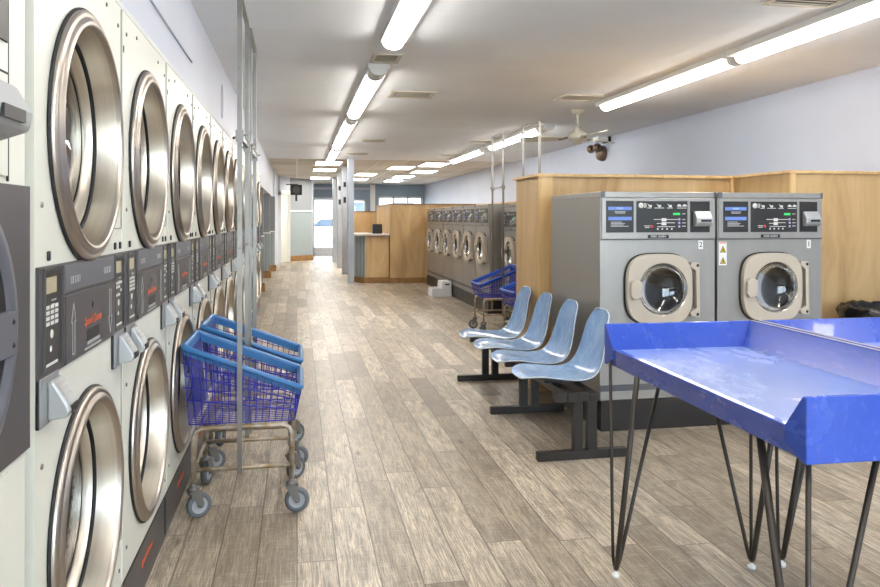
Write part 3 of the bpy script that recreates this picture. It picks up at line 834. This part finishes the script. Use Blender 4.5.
    b.m(1).box(.030, .034, .35, .47, 1.010, 1.018).box(.030, .0315, .330, .49, .998, 1.004)
    b.build('coin_slot', [M['black'], M['silverp']], sd)
    card_reader(root, .006, .135)
    card_reader(root, .655, .785)
    return root
proto = make_dryer()
ND = 12
ordn = ['second', 'third', 'fourth', 'fifth', 'sixth', 'seventh', 'eighth', 'ninth', 'tenth', 'eleventh', 'last']
proto['label'] = 'cream stack dryer with large steel ring doors, next to the big grey-doored machine'
for i in range(1, ND):
    c = copy_tree(proto)
    c.location.y = 1.69 + PW * i
    c['label'] = 'cream stack dryer, %s of the row along the left wall' % ordn[i - 1] + (', farthest from the viewer' if i == 11 else '')

# big machine at the left edge
bigm = thing('large_dryer', 'big cream machine at left edge with dark grey door panel and coin box', 'dryer', (-.532, .72, 0))
b = MB(); b.m(0).box(-.85, 0, 0, .90, .12, 2.02).m(0).box(.0, .004, .0, .80, .12, .86).box(0, .004, 0, .80, 1.41, 2.0)
b.m(1).box(0.0, .003, .803, .809, 1.4, 2.0).box(0, .005, 0.0, .80, 1.598, 1.602)
b.build('body', [M['cream'], M['darkbox']], bigm)
b = MB(); b.box(-.8, -.01, 0, .9, 0, .12); b.build('plinth', M['panel'], bigm)
b = MB(); b.m(0).box(.0, .010, .02, .895, .875, 1.395); b.m(1).box(0, .011, .895, .898, .875, 1.395)
dp = b.build('door', [M['panel'], M['maroon']], bigm, .002)
b = MB(); b.m(0).lathe([(.25, .010), (.245, .020), (.225, .022), (.215, .017), (.20, .008)], (0, .56, 1.135), 'x', 48); b.m(1).disc(.215, (.013, .56, 1.135), 'x', 40)
b.build('window', [M['panel2'], M['black']], dp)
b = MB(); b.m(0).box(.010, .026, .42, .785, 1.082, 1.162); b.m(1)
for zz in (1.10, 1.143): b.lathe([(.001, .029), (.005, .028), (.006, .026)], (0, .765, zz), 'x', 8)
b.build('hinge_plate', [M['panel2'], M['black']], dp, .003)
b = MB(); b.m(0).prism([(.0, 1.465), (.04, 1.455), (.095, 1.475), (.10, 1.505), (.075, 1.55), (.0, 1.565)], 'y', .30, .64)
cb = b.build('coin_box', M['silverp'], bigm, .008, 3)
b = MB(); b.box(.093, .104, .50, .59, 1.484, 1.504); b.build('coin_slot', M['black'], cb)
b = MB(); b.box(.004, .008, .2, .792, 1.655, 1.9); b.build('upper_window', M['black'], bigm, .006)
b = MB(); b.m(0).box(-.83, 0, 0, .88, 0.0, 1.98)
tag(b.build('large_dryer', [M['cream']]), 'second big cream cabinet left of the grey-doored machine', 'dryer').location = (-.53, -.2, 0)

# ------------------------------------------------------------ FRONT-LOAD WASHERS
def squircle(cx, cz, hw, hh, n=48, p=3.4):
    o = []
    for k in range(n):
        a = 2 * PI * k / n; c, s_ = math.cos(a), math.sin(a)
        o.append((cx + hw * math.copysign(abs(c) ** (2 / p), c), cz + hh * math.copysign(abs(s_) ** (2 / p), s_)))
    return o
def ring_plate(b, outer, inner, y0, y1):
    n = len(outer)
    vs = [(p[0], y0, p[1]) for p in outer] + [(p[0], y0, p[1]) for p in inner] + [(p[0], y1, p[1]) for p in outer] + [(p[0], y1, p[1]) for p in inner]
    fs = []
    for k in range(n):
        k2 = (k + 1) % n
        fs += [(k, k2, k2 + n, k + n), (k + 2 * n, k + 3 * n, k2 + 3 * n, k2 + 2 * n), (k, k + 2 * n, k2 + 2 * n, k2), (k + n, k2 + n, k2 + 3 * n, k + 3 * n)]
    b.add(vs, fs)
WW = .787
def make_washer(num):
    root = thing('washing_machine', 'x', 'washing machine')
    cx, cz = .385, .887
    b = MB(); b.m(0)
    # cabinet with a round well for the door
    R = .172
    vs, n = [], 48
    def hole(x0, x1, z0, z1, y):
        bb = MB(); dryer_front_hole(bb, 0, 0, R, x0 - .405, x1 - .405, z0 - .885, z1 - .885, 0)
        b.add([(v[1] + .405, y, v[2] + .885) for v in bb.v], bb.f)
    hole(0, WW, .19, 1.199, 0)
    b.add([(0, 0, 1.199), (WW, 0, 1.199), (WW, 0, 1.50), (0, 0, 1.50), (0, .92, .19), (WW, .92, .19), (WW, .92, 1.50), (0, .92, 1.50), (0, 0, .19), (WW, 0, .19)],
          [(0, 1, 2, 3), (4, 5, 6, 7), (3, 2, 6, 7), (8, 0, 3, 7, 4), (9, 5, 6, 2, 1), (8, 4, 5, 9)])
    b.box(.006, WW - .002, -.012, 0, 1.203, 1.462)       # control fascia, proud of the front
    b.box(-.002, WW + .002, -.010, .90, 1.466, 1.502)     # top lid band
    b.box(.0, WW, -.006, 0, .19, .245)
    b.build('cabinet', M['inox'], root, .003)
    b = MB(); b.box(.0, WW, -.004, .0, 1.1965, 1.2025).box(0, WW, -.004, 0, .245, .285).box(.0, .028, -.014, -.01, 1.466, 1.503).box(WW - .012, WW, -.014, -.01, 1.466, 1.503)
    b.build('trim_strip', M['panel2'], root)
    b = MB(); b.box(-.002, WW + .002, -.02, .90, 0, .188); b.build('plinth', M['blk_plinth'], root, .003)
    # drum
    b = MB(); b.lathe([(R, 0), (R - .005, .10), (R + .05, .12), (R + .05, .5), (.001, .52)], (.405, 0, .885), 'y', 40); b.m(1)
    for k in range(3):
        an = .4 + k * 2 * PI / 3
        c, s_ = math.cos(an), math.sin(an)
        b.tube([(.405 + .19 * c, .14, .885 + .19 * s_), (.405 + .19 * c, .48, .885 + .19 * s_)], .02, 6)
    b.build('drum', [M['drum'], M['chrome']], root)
    # door: squircle with round porthole
    outer = squircle(cx, cz, .222, .222); gap = squircle(cx, cz, .229, .229)
    circ = [(.405 + .166 * math.cos(2 * PI * k / 48), .885 + .166 * math.sin(2 * PI * k / 48)) for k in range(48)]
    circ0 = [(.405 + .182 * math.cos(2 * PI * k / 48), .885 + .182 * math.sin(2 * PI * k / 48)) for k in range(48)]
    b = MB(); b.m(1); ring_plate(b, gap, circ0, -.012, .0); b.m(0); ring_plate(b, outer, circ, -.048, -.012)
    b.m(2).lathe([(.1665, -.046), (.162, -.044), (.158, -.015), (.150, .01)], (.405, 0, .885), 'y', 48)
    d = b.build('door', [M['beige'], M['black'], M['chrome2']], root, .006, 3)
    b = MB(); b.lathe([(.156 * math.sin(k / 6 * PI / 2) + 1e-4, -.02 + .06 * math.cos(k / 6 * PI / 2)) for k in range(7)], (.405, 0, .885), 'y', 36); b.build('glass', M['glass_dark'], d)
    b = MB(); b.prism([(.176, .845), (.196, .822), (.250, .835), (.254, .935), (.2, .950), (.176, .93)], 'y', -.075, -.046); b.build('handle', M['beige'], d, .008, 3)
    b = MB(); b.m(0).prism([(.60, .71), (.66, .70), (.655, 1.05), (.60, 1.055), (.59, 1.03), (.632, 1.0), (.636, .76), (.59, .735)], 'y', -.045, -.0)
    b.m(1)
    for zz in (.722, 1.034): b.lathe([(.001, -.05), (.009, -.048), (.010, -.045)], (.643, 0, zz), 'y', 12)
    b.build('hinge', [M['beige'], M['black']], root, .003)
    # fascia panels
    b = MB(); b.box(.035, .219, -.016, -.012, 1.245, 1.444); lp = b.build('instruction_panel', M['keyp'], root, .003)
    b = MB(); b.box(.048, .205, -.0175, -.016, 1.386, 1.407).box(.048, .205, -.0175, -.016, 1.322, 1.344); b.build('blue_band', M['blueband'], lp)
    b = MB()
    for (x0, x1, z) in ((.09, .165, 1.374), (.095, .16, 1.366), (.065, .14, 1.309), (.065, .16, 1.300), (.065, .15, 1.291), (.065, .185, 1.283)): b.box(x0, x1, -.0172, -.016, z, z + .003)
    text_mesh(b, 'START', .016, lambda u, v, q: (.126 + u, -.018 - q, 1.3965 + v))
    b.build('lettering', M['print'], lp)
    b = MB(); b.box(.238, .588, -.016, -.012, 1.245, 1.444); kp = b.build('control_display', M['keyp'], root, .003)
    b = MB()
    # cycle icons: drum, shirts and cars
    b.lathe([(.001, -.0175), (.017, -.0175), (.017, -.016)], (.268, 0, 1.416), 'y', 16)
    for k in range(3): b.tube([(.288 + k * .006, -.0175, 1.402), (.292 + k * .006, -.0175, 1.416), (.288 + k * .006, -.0175, 1.43)], .0013, 4)
    for x in (.325, .388, .462):
        b.prism([(x - .014, 1.428), (x - .004, 1.420), (x + .006, 1.416), (x + .010, 1.404), (x - .002, 1.406), (x - .006, 1.414)], 'y', -.0175, -.016)
        b.lathe([(.001, -.0175), (.008, -.0175), (.008, -.016)], (x + .009, 0, 1.412), 'y', 10)
    for x in (.53, .567): b.prism([(x - .016, 1.41), (x - .012, 1.418), (x - .004, 1.425), (x + .006, 1.423), (x + .015, 1.416), (x + .015, 1.41)], 'y', -.0175, -.016)
    for (x0, x1, z) in ((.31, .34, 1.398), (.36, .425, 1.398), (.445, .485, 1.398), (.515, .58, 1.398), (.355, .405, 1.325), (.375, .405, 1.300), (.44, .52, 1.325), (.44, .50, 1.304), (.38, .5, 1.279), (.55, .572, 1.325), (.55, .575, 1.303), (.55, .575, 1.282), (.29, .33, 1.284), (.295, .325, 1.274), (.55, .572, 1.361)):
        b.box(x0, x1, -.0172, -.016, z, z + .004)
    for z in (1.315, 1.29): b.box(.408, .440, -.018, -.016, z, z + .02)
    for x in (.382, .413, .446, .478): b.prism([(x - .005, 1.262), (x + .005, 1.262), (x + .004, 1.272), (x - .004, 1.272)], 'y', -.0175, -.016)
    b.build('icon_print', M['print'], kp)
    b = MB(); b.box(.488, .535, -.0178, -.016, 1.355, 1.369); b.build('display', M['green'], kp)
    b = MB(); b.lathe([(.001, -.020), (.008, -.019), (.009, -.016)], (.342, 0, 1.283), 'y', 14); b.build('stop_button', M['red'], kp)
    b = MB()
    for z in (1.328, 1.305, 1.282): b.lathe([(.001, -.019), (.007, -.018), (.008, -.016)], (.530, 0, z), 'y', 12)
    b.build('select_button', M['purple'], kp)
    b = MB(); b.box(.607, .744, -.016, -.012, 1.245, 1.444); pp = b.build('payment_panel', M['keyp'], root, .003)
    b = MB(); b.prism([(-.016, 1.378), (-.035, 1.380), (-.065, 1.335), (-.066, 1.305), (-.05, 1.285), (-.016, 1.283)], 'x', .624, .738)
    cr = b.build('card_reader', M['silverp'], pp, .006, 3)
    b = MB(); b.box(.655, .725, -.068, -.060, 1.312, 1.326); b.build('card_slot', M['black'], cr)
    b = MB(); b.m(0).box(.316, .458, -.015, -.012, 1.208, 1.229); lg = b.build('name_plate', M['black'], root)
    b = MB(); text_mesh(b, 'SPEED QUEEN', .017, lambda u, v, q: (.387 + u, -.0155 - q, 1.2185 + v)); b.build('lettering', M['print'], lg)
    if num:
        b = MB(); b.box(.672, .704, -.0018, 0, 1.136, 1.192); st = b.build('number_sticker', M['sticker'], root)
        b = MB(); text_mesh(b, num, .048, lambda u, v, q: (.688 + u, -.0022 - q, 1.164 + v)); b.build('number', M['black'], st)
    return root
w2 = make_washer('2'); w2.location = (1.868, 4.435, 0)
w2['label'] = 'large stainless washer numbered 2, nearer the blue bench seats'; w2['group'] = 'large stainless washers by the folding tables'
w1 = make_washer('1'); w1.location = (2.674, 4.435, 0); w1.scale.x = .965
w1['label'] = 'large stainless washer numbered 1 with yellow warning sticker'; w1['group'] = 'large stainless washers by the folding tables'
b = MB(); b.box(.012, .068, -.0018, 0, 1.03, 1.182); st = b.build('warning_sticker', M['sticker'], w1)
b = MB()
for zc in (1.135, 1.062):
    b.m(0).prism([(.018, zc - .022), (.062, zc - .022), (.04, zc + .022)], 'y', -.0028, -.0018)
    b.m(1).prism([(.0235, zc - .0185), (.0565, zc - .0185), (.04, zc + .0145)], 'y', -.0034, -.0028)
    b.m(0).prism([(.036, zc - .012), (.046, zc - .015), (.044, zc + .001), (.038, zc + .006)], 'y', -.0040, -.0034)
b.build('warning_symbol', [M['black'], M['yellow']], st)
b = MB(); b.box(.016, .064, -.0026, -.0018, 1.172, 1.178); b.build('red_line', M['red'], st)
base_w = make_washer('')
gl = 'row of stainless washers facing the aisle'
names = ['nearest of the far six, beside the grey end', 'second of the far six', 'third of the far six', 'fourth of the far six', 'fifth of the far six', 'sixth and farthest, by the plywood end panel']
for i in range(6):
    o = base_w if i == 0 else copy_tree(base_w)
    o.rotation_euler = (0, 0, -PI / 2); o.scale = (1.05, 1.05, 1.025)
    o.location = (2.635, 10.95 + .84 * i, 0)
    o['label'] = 'stainless washer facing the aisle, ' + names[i]; o['group'] = gl
nm2 = ['shorter stainless washer behind the first blue cart rack', 'shorter stainless washer partly hidden by the plywood partition']
for i in range(2):
    o = copy_tree(base_w); o.scale = (1, 1, .985)
    o.location = (2.78, 9.95 - .82 * i, 0); o['label'] = nm2[i]; o['group'] = gl

# ------------------------------------------------------------ FOLDING TABLES
def make_table(mir, label, loc):
    root = thing('folding_table', label, 'table', loc, 0, 'blue folding tables')
    Wd, Ln = .605, 1.20       # x, y
    zb, zt, zl, zf = .78, .845, .848, .932
    def sx(x): return Wd - x if mir else x
    b = MB()
    def quadstrip(pts):  # closed solid from profile list of xyz quads
        pass
    # tray slab
    def bx(x0, x1, y0, y1, z0, z1): b.box(sx(x0), sx(x1), y0, y1, z0, z1)
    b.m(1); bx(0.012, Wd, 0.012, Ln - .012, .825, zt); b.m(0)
    # front apron on the open side, leaning slightly inwards towards the floor
    b.prism([(sx(0.0), zt + .004), (sx(.014), zt + .006), (sx(.024), zt), (sx(.03), zb + .002), (sx(.012), zb)], 'y', .005, Ln - .005)
    # end walls (sloped inner face) with angled cut-off at the open side, far and near
    def endwall(yo, yi_top, yi_bot):
        b.prism([(yo, zb), (yo, zf), (yi_top, zf), (yi_bot, zt), (yi_bot, zb + .03), (yi_top, zb)], 'x', sx(-.002), sx(Wd))
    endwall(0, .014, .085)
    endwall(Ln, Ln - .014, Ln - .085)
    # back wall along the shared side
    b.prism([(sx(Wd), zb), (sx(Wd), zf), (sx(Wd - .014), zf), (sx(Wd - .085), zt), (sx(Wd - .085), zb + .03)], 'y', 0, Ln)
    tray = b.build('tray', [M['tblue'], M['tsheen']], root, .0035, 2)
    b = MB(); b.box(sx(Wd - .004), sx(Wd - .012), .02, Ln - .02, zf + .0005, zf + .0025)
    b.build('worn_edge', M['counter'], tray)
    # hairpin legs
    def leg(fx, fy, dx, dy):
        t = []
        foot = Vector((sx(fx), fy, .035))
        mx = -1 if mir else 1
        b = MB()
        tops = [Vector((sx(fx - .012 * dx), fy - .025 * dy, .79)), Vector((sx(fx + .19 * dx), fy, .79)), Vector((sx(fx), fy + .19 * dy, .79))]
        for tp, rr in zip(tops, (.0065, .0075, .0105)):
            d = (tp - foot); hd = Vector((d.x, d.y, 0)); hl = hd.length
            o = hd / hl * .014
            b.tube([tp, foot + o + Vector((0, 0, .04)) + hd * .02, foot + o * .6 + Vector((0, 0, .008)), foot - Vector((0, 0, .004))], rr, 8)
        b.box(sx(max(fx - .03, .014)), sx(fx + .03), fy - .03, fy + .03, .785, .790)
        lg = b.build('leg', M['legm'], root)
        b = MB(); b.lathe([(.001, 0), (.015, 0), (.015, .012), (.006, .018), (.006, .036), (.001, .036)], (sx(fx), fy, 0), 'z', 14); b.build('foot_glide', M['sticker'], lg)
    leg(.014, Ln - .075, 1, -1); leg(Wd - .055, Ln - .093, -1, -1); leg(.045, .067, 1, 1); leg(Wd - .05, .08, -1, 1)
    return root
make_table(False, 'blue laminate folding table with raised edges on hairpin legs, nearer the aisle', (1.118, 1.49, 0)).rotation_euler.z = -.028
make_table(True, 'blue folding table on the far side, set back to back with the aisle one', (1.118 + .605 + .016, 1.473, 0)).rotation_euler.z = -.028

# ------------------------------------------------------------ BENCH OF FOUR SHELL SEATS
bench = thing('beam_seating', 'row of four light blue shell seats on a black steel beam', 'bench seating', (1.55, 4.95, 0))
def shell(yc):
    # centreline profile (x, z) from front lip to back top and half widths
    prof = [(1.266, .404, .060), (1.270, .409, .105), (1.278, .413, .138), (1.292, .417, .165), (1.317, .418, .188), (1.36, .412, .206), (1.42, .400, .217), (1.50, .386, .222), (1.58, .378, .221), (1.65, .386, .216),
            (1.708, .418, .210), (1.744, .475, .201), (1.768, .546, .187), (1.786, .626, .170), (1.801, .70, .152), (1.812, .752, .130), (1.817, .776, .105), (1.819, .788, .066)]
    nu = 12; vs = []; fs = []
    n = len(prof)
    for i, (x, z, hw) in enumerate(prof):
        # curl grows through the seat, wraps in the back
        a = prof[max(i - 1, 0)]; c = prof[min(i + 1, n - 1)]
        t = Vector((c[0] - a[0], 0, c[1] - a[1])).normalized(); nrm = Vector((-t.z, 0, t.x))
        curl = .038 * math.sin(PI * min(1, (i + 1) / (n * .55)) / 2) * (1 if i < n - 3 else .6)
        if i < 5: curl = .002 + .004 * i
        for j in range(nu + 1):
            u = j / nu * 2 - 1
            p = Vector((x, yc - 4.95 + u * hw, z)) + nrm * curl * abs(u) ** 2.6
            p.x -= 1.55
            vs.append(p)
    for i in range(n - 1):
        for j in range(nu):
            a = i * (nu + 1) + j; fs.append((a, a + 1, a + nu + 2, a + nu + 1))
    b = MB(); b.add(vs, fs, True)
    o = b.build('seat', [M['chair'], M['chair_edge']], bench)
    sd = o.modifiers.new('solid', 'SOLIDIFY'); sd.thickness = .010; sd.offset = 0; sd.material_offset_rim = 1
    ss = o.modifiers.new('sub', 'SUBSURF'); ss.levels = 2; ss.render_levels = 2
    b = MB(); y = yc - 4.95
    b.box(-.12, .11, y - .03, y + .03, .366, .377); b.build('seat_bracket', M['benchm'], o)
for yc in (4.24, 4.74, 5.24, 5.74): shell(yc)
b = MB(); b.box(-.085, -.035, -1.03, 1.10, .318, .366).box(.045, .095, -1.03, 1.10, .318, .366); b.build('beam', M['benchm'], bench, .003)
for y in (3.95, 4.96, 6.02):
    b = MB(); yy = y - 4.95
    b.box(-.255, .268, yy - .023, yy + .023, .0, .048)
    b.box(-.048, .006, yy - .02, yy + .02, .042, .32).box(.034, .088, yy - .02, yy + .02, .042, .32)
    b.box(-.15, .10, yy - .02, yy + .02, .318, .365)
    b.build('leg', M['benchm'], bench, .003)

# ------------------------------------------------------------ LAUNDRY CARTS
def lerp(a, c, t): return a + (c - a) * t
def make_cart(label, rim_mat):
    """high end towards -x; centre at origin; y half width .25"""
    root = thing('laundry_cart', label, 'laundry cart', (0, 0, 0), 0, 'blue wire laundry carts')
    hw = .235
    zl, zr = .764, .566      # rim heights at high / low end
    xl, xr = -.258, .254
    bl, br, bz = -.235, .225, .415  # basket bottom
    bw = .205
    # chassis
    b = MB()
    for s in (-1, 1):
        y = s * .215
        b.tube([(-.215, y, .14), (-.215, y, .36), (-.205, y, .385), (-.18, y, .398), (.17, y, .398), (.2, y, .385), (.212, y, .36), (.212, y, .14)], .0115, 10)
        b.tube([(-.215, y, .215), (.212, y, .215)], .0105, 10)
    for x, z in ((-.215, .215), (.212, .215), (-.1, .398), (.1, .398)): b.tube([(x, -.215, z), (x, .215, z)], .0095, 8)
    b.tube([(-.215, -.215, .2), (-.225, 0, .37), (-.215, .215, .39)], .008, 6)
    b.build('frame', M['rusty'], root)
    # rim
    b = MB()
    c = [(xl, -hw, zl), (xr, -hw, zr), (xr, hw, zr), (xl, hw, zl)]
    path = []
    for i in range(4):
        p, q, r_ = Vector(c[i - 1]), Vector(c[i]), Vector(c[(i + 1) % 4])
        path += [q + (p - q).normalized() * .025, q + ((p - q).normalized() + (r_ - q).normalized()) * .006, q + (r_ - q).normalized() * .025]
    b.tube(path, .0135, 10, closed=True)
    # flat apron under the tube on the inside
    for i in range(4):
        p, q = Vector(c[i]), Vector(c[(i + 1) % 4])
        ctr = Vector((0, 0, 0)); inn = (Vector((0, 0, 0)) - Vector(((p.x + q.x) / 2, (p.y + q.y) / 2, 0))).normalized() * .012
        d = Vector((0, 0, -.034))
        b.add([p + inn, q + inn, q + inn + d, p + inn + d, p + inn * 1.4, q + inn * 1.4, q + inn * 1.4 + d, p + inn * 1.4 + d],
              [(0, 1, 2, 3), (4, 7, 6, 5), (3, 2, 6, 7), (0, 4, 5, 1)])
    b.build('rim', rim_mat, root)
    # basket wires
    b = MB(); wr = .0023
    def P(u, t, s):  # u along x 0..1, t height 0 bottom..1 rim, s side
        xt = lerp(xl, xr, u); zt_ = lerp(zl, zr, u) - .01; xb = lerp(bl, br, u)
        return Vector((lerp(xb, xt, t), s * lerp(bw, hw, t), lerp(bz, zt_, t)))
    for s in (-1, 1):
        for k in range(17):
            u = k / 16; b.tube([P(u, 1, s), P(u, 0, s)], wr, 5, caps=False)
    for t in (.0, .33, .66):
        b.tube([P(0, t, -1), P(1, t, -1), P(1, t, 1), P(0, t, 1)], wr * 1.35, 6, closed=True)
    # sparse horizontals with a kink at the high end, like the photograph
    for t in (.5, .83):
        for s in (-1, 1): b.tube([P(0, t, s) + Vector((-.012, 0, 0)), P(.06, t, s), P(1, t, s)], wr, 5, caps=False)
    for k in range(13):
        v = lerp(-1, 1, k / 12)
        b.tube([P(1, 1, v), P(1, 0, v), P(0, 0, v), P(0, 1, v)], wr, 5, caps=False)
    for k in range(9):
        x = lerp(bl, br, k / 8); b.tube([(x, -bw, bz), (x, bw, bz)], wr, 5, caps=False)
    b.build('basket', M['cartblue'], root)
    b = MB(); b.add([P(.03, .98, -.95), P(.03, .98, .95), P(.05, .05, .95), P(.05, .05, -.95), P(.04, .98, -.95), P(.04, .98, .95), P(.06, .05, .95), P(.06, .05, -.95)],
                    [(0, 1, 2, 3), (4, 7, 6, 5), (0, 4, 5, 1), (2, 6, 7, 3), (0, 3, 7, 4), (1, 5, 6, 2)])
    b.build('flap', M['flapblue'], root)
    # hanging rack: two square uprights, top bar, mid bar with hooks
    b = MB(); X = -.014
    for s in (-1, 1): b.tube([(X, s * .245, .20), (X, s * .245, 2.33)], .0105, 4, smooth=False)
    b.tube([(X, -.245, 2.33), (X, .245, 2.33)], .0105, 4, smooth=False)
    b.tube([(X, -.245, 1.70), (X, .245, 1.70)], .0085, 4, smooth=False)
    for s in (-1, 1):
        b.box(X - .017, X + .017, s * .245 - .017, s * .245 + .017, 1.675, 1.725)
        b.tube([(X - .03, s * .235, 1.69), (X, s * .245, 1.70), (X + .03, s * .235, 1.71)], .006, 6)
        for z in (1.20, 2.0): b.lathe([(.001, -.013), (.006, -.013), (.006, .013), (.001, .013)], (X, s * .245, z), 'y', 8)
    b.build('hanging_rack', M['galv'], root)
    for x in (-.215, .212):
        for s in (-1, 1):
            y = s * .215
            sw = .4 * s + (.9 if x < 0 else .35)
            R = Matrix.Rotation(sw, 3, 'Z')
            def T(p): return Vector((x, y, 0)) + R @ Vector(p)
            b = MB()
            b.lathe([(.001, .155), (.012, .155), (.012, .14), (.026, .138), (.026, .124), (.001, .124)], (x, y, 0), 'z', 14)
            for q in (-1, 1):
                pts = [(-.028, .128), (.026, .128), (.030, .10), (.040, .066), (.036, .050), (.022, .050), (-.010, .095)]
                vs = [T((p[0], q * .024 - .0015, p[1])) for p in pts] + [T((p[0], q * .024 + .0015, p[1])) for p in pts]; m = len(pts)
                b.add(vs, [tuple(range(m)), tuple(range(m, 2 * m))] + [(i, i + m, (i + 1) % m + m, (i + 1) % m) for i in range(m)])
            b.tube([T((.024, -.030, .056)), T((.024, .030, .056))], .006, 8)
            cs = b.build('caster', M['wheelh'], root)
            b = MB(); wv = MB(); wv.lathe([(.012, -.014), (.036, -.012), (.039, -.014), (.052, -.014), (.056, -.008), (.056, .008), (.052, .014), (.039, .014), (.036, .012), (.012, .014)], (0, 0, 0), 'y', 24)
            b.add([T(Vector(v) + Vector((.024, 0, .056))) for v in wv.v], wv.f, True)
            b.mi = [1 if (fi // 24) in (0, 8) else 0 for fi in range(len(b.f))]
            b.build('wheel', [M['wheel'], M['hub']], cs)
    return root
c1 = make_cart('blue wire laundry cart in front, nearest the viewer, beside the dryers', M['rimblue'])
c1.location = (-.236, 3.69, 0)
c2 = copy_tree(c1); c2.location = (-.232, 4.33, 0); c2.rotation_euler = (0, 0, 0)
c2['label'] = 'blue wire laundry cart parked directly behind the nearest one by the dryers'
c3 = make_cart('blue laundry cart with royal blue rim beside the far washers, farther of the two', M['rimblue2'])
c3.location = (2.34, 8.67, 0); c3.rotation_euler = (0, 0, PI)
c4 = copy_tree(c3); c4.location = (2.44, 7.68, 0); c4.rotation_euler = (0, 0, PI + .05)
c4['label'] = 'blue laundry cart behind the bench seats, partly hidden by the plywood partition'

# ------------------------------------------------------------ STEP STOOL, BIN
b = MB()
b.prism([(2.25, 0), (2.60, 0), (2.595, .26), (2.43, .26), (2.42, .145), (2.26, .145)], 'y', 12.55, 12.95)
ss = b.build('step_stool', M['white'], None, .008); tag(ss, 'white two-step plastic stool on the floor before the far washers', 'step stool')
b = MB(); b.box(2.48, 2.56, 12.545, 12.55, .20, .225); b.build('hand_slot', M['panel'], ss)
bn = thing('trash_can', 'bin with black liner standing by the plywood box', 'trash can', (3.99, 4.46, 0))
b = MB(); b.lathe([(.001, 0), (.24, 0), (.29, .70), (.27, .70)], axis='z', seg=28); b.build('barrel', M['bin'], bn)
b = MB()
vs = []; fs = []; n = 56
rings = [(.298, .60), (.318, .66), (.325, .70), (.31, .735), (.28, .735), (.26, .66), (.25, .45)]
for r, z in rings:
    for k in range(n):
        a = 2 * PI * k / n; j = random.uniform(-.012, .012) + .008 * math.sin(9 * a)
        vs.append(((r + j) * math.cos(a), (r + j) * math.sin(a), z + random.uniform(-.012, .012)))
for i in range(len(rings) - 1):
    for k in range(n): fs.append((i * n + k, i * n + (k + 1) % n, (i + 1) * n + (k + 1) % n, (i + 1) * n + k))
b.add(vs, fs, True); b.build('liner', M['bag'], bn)
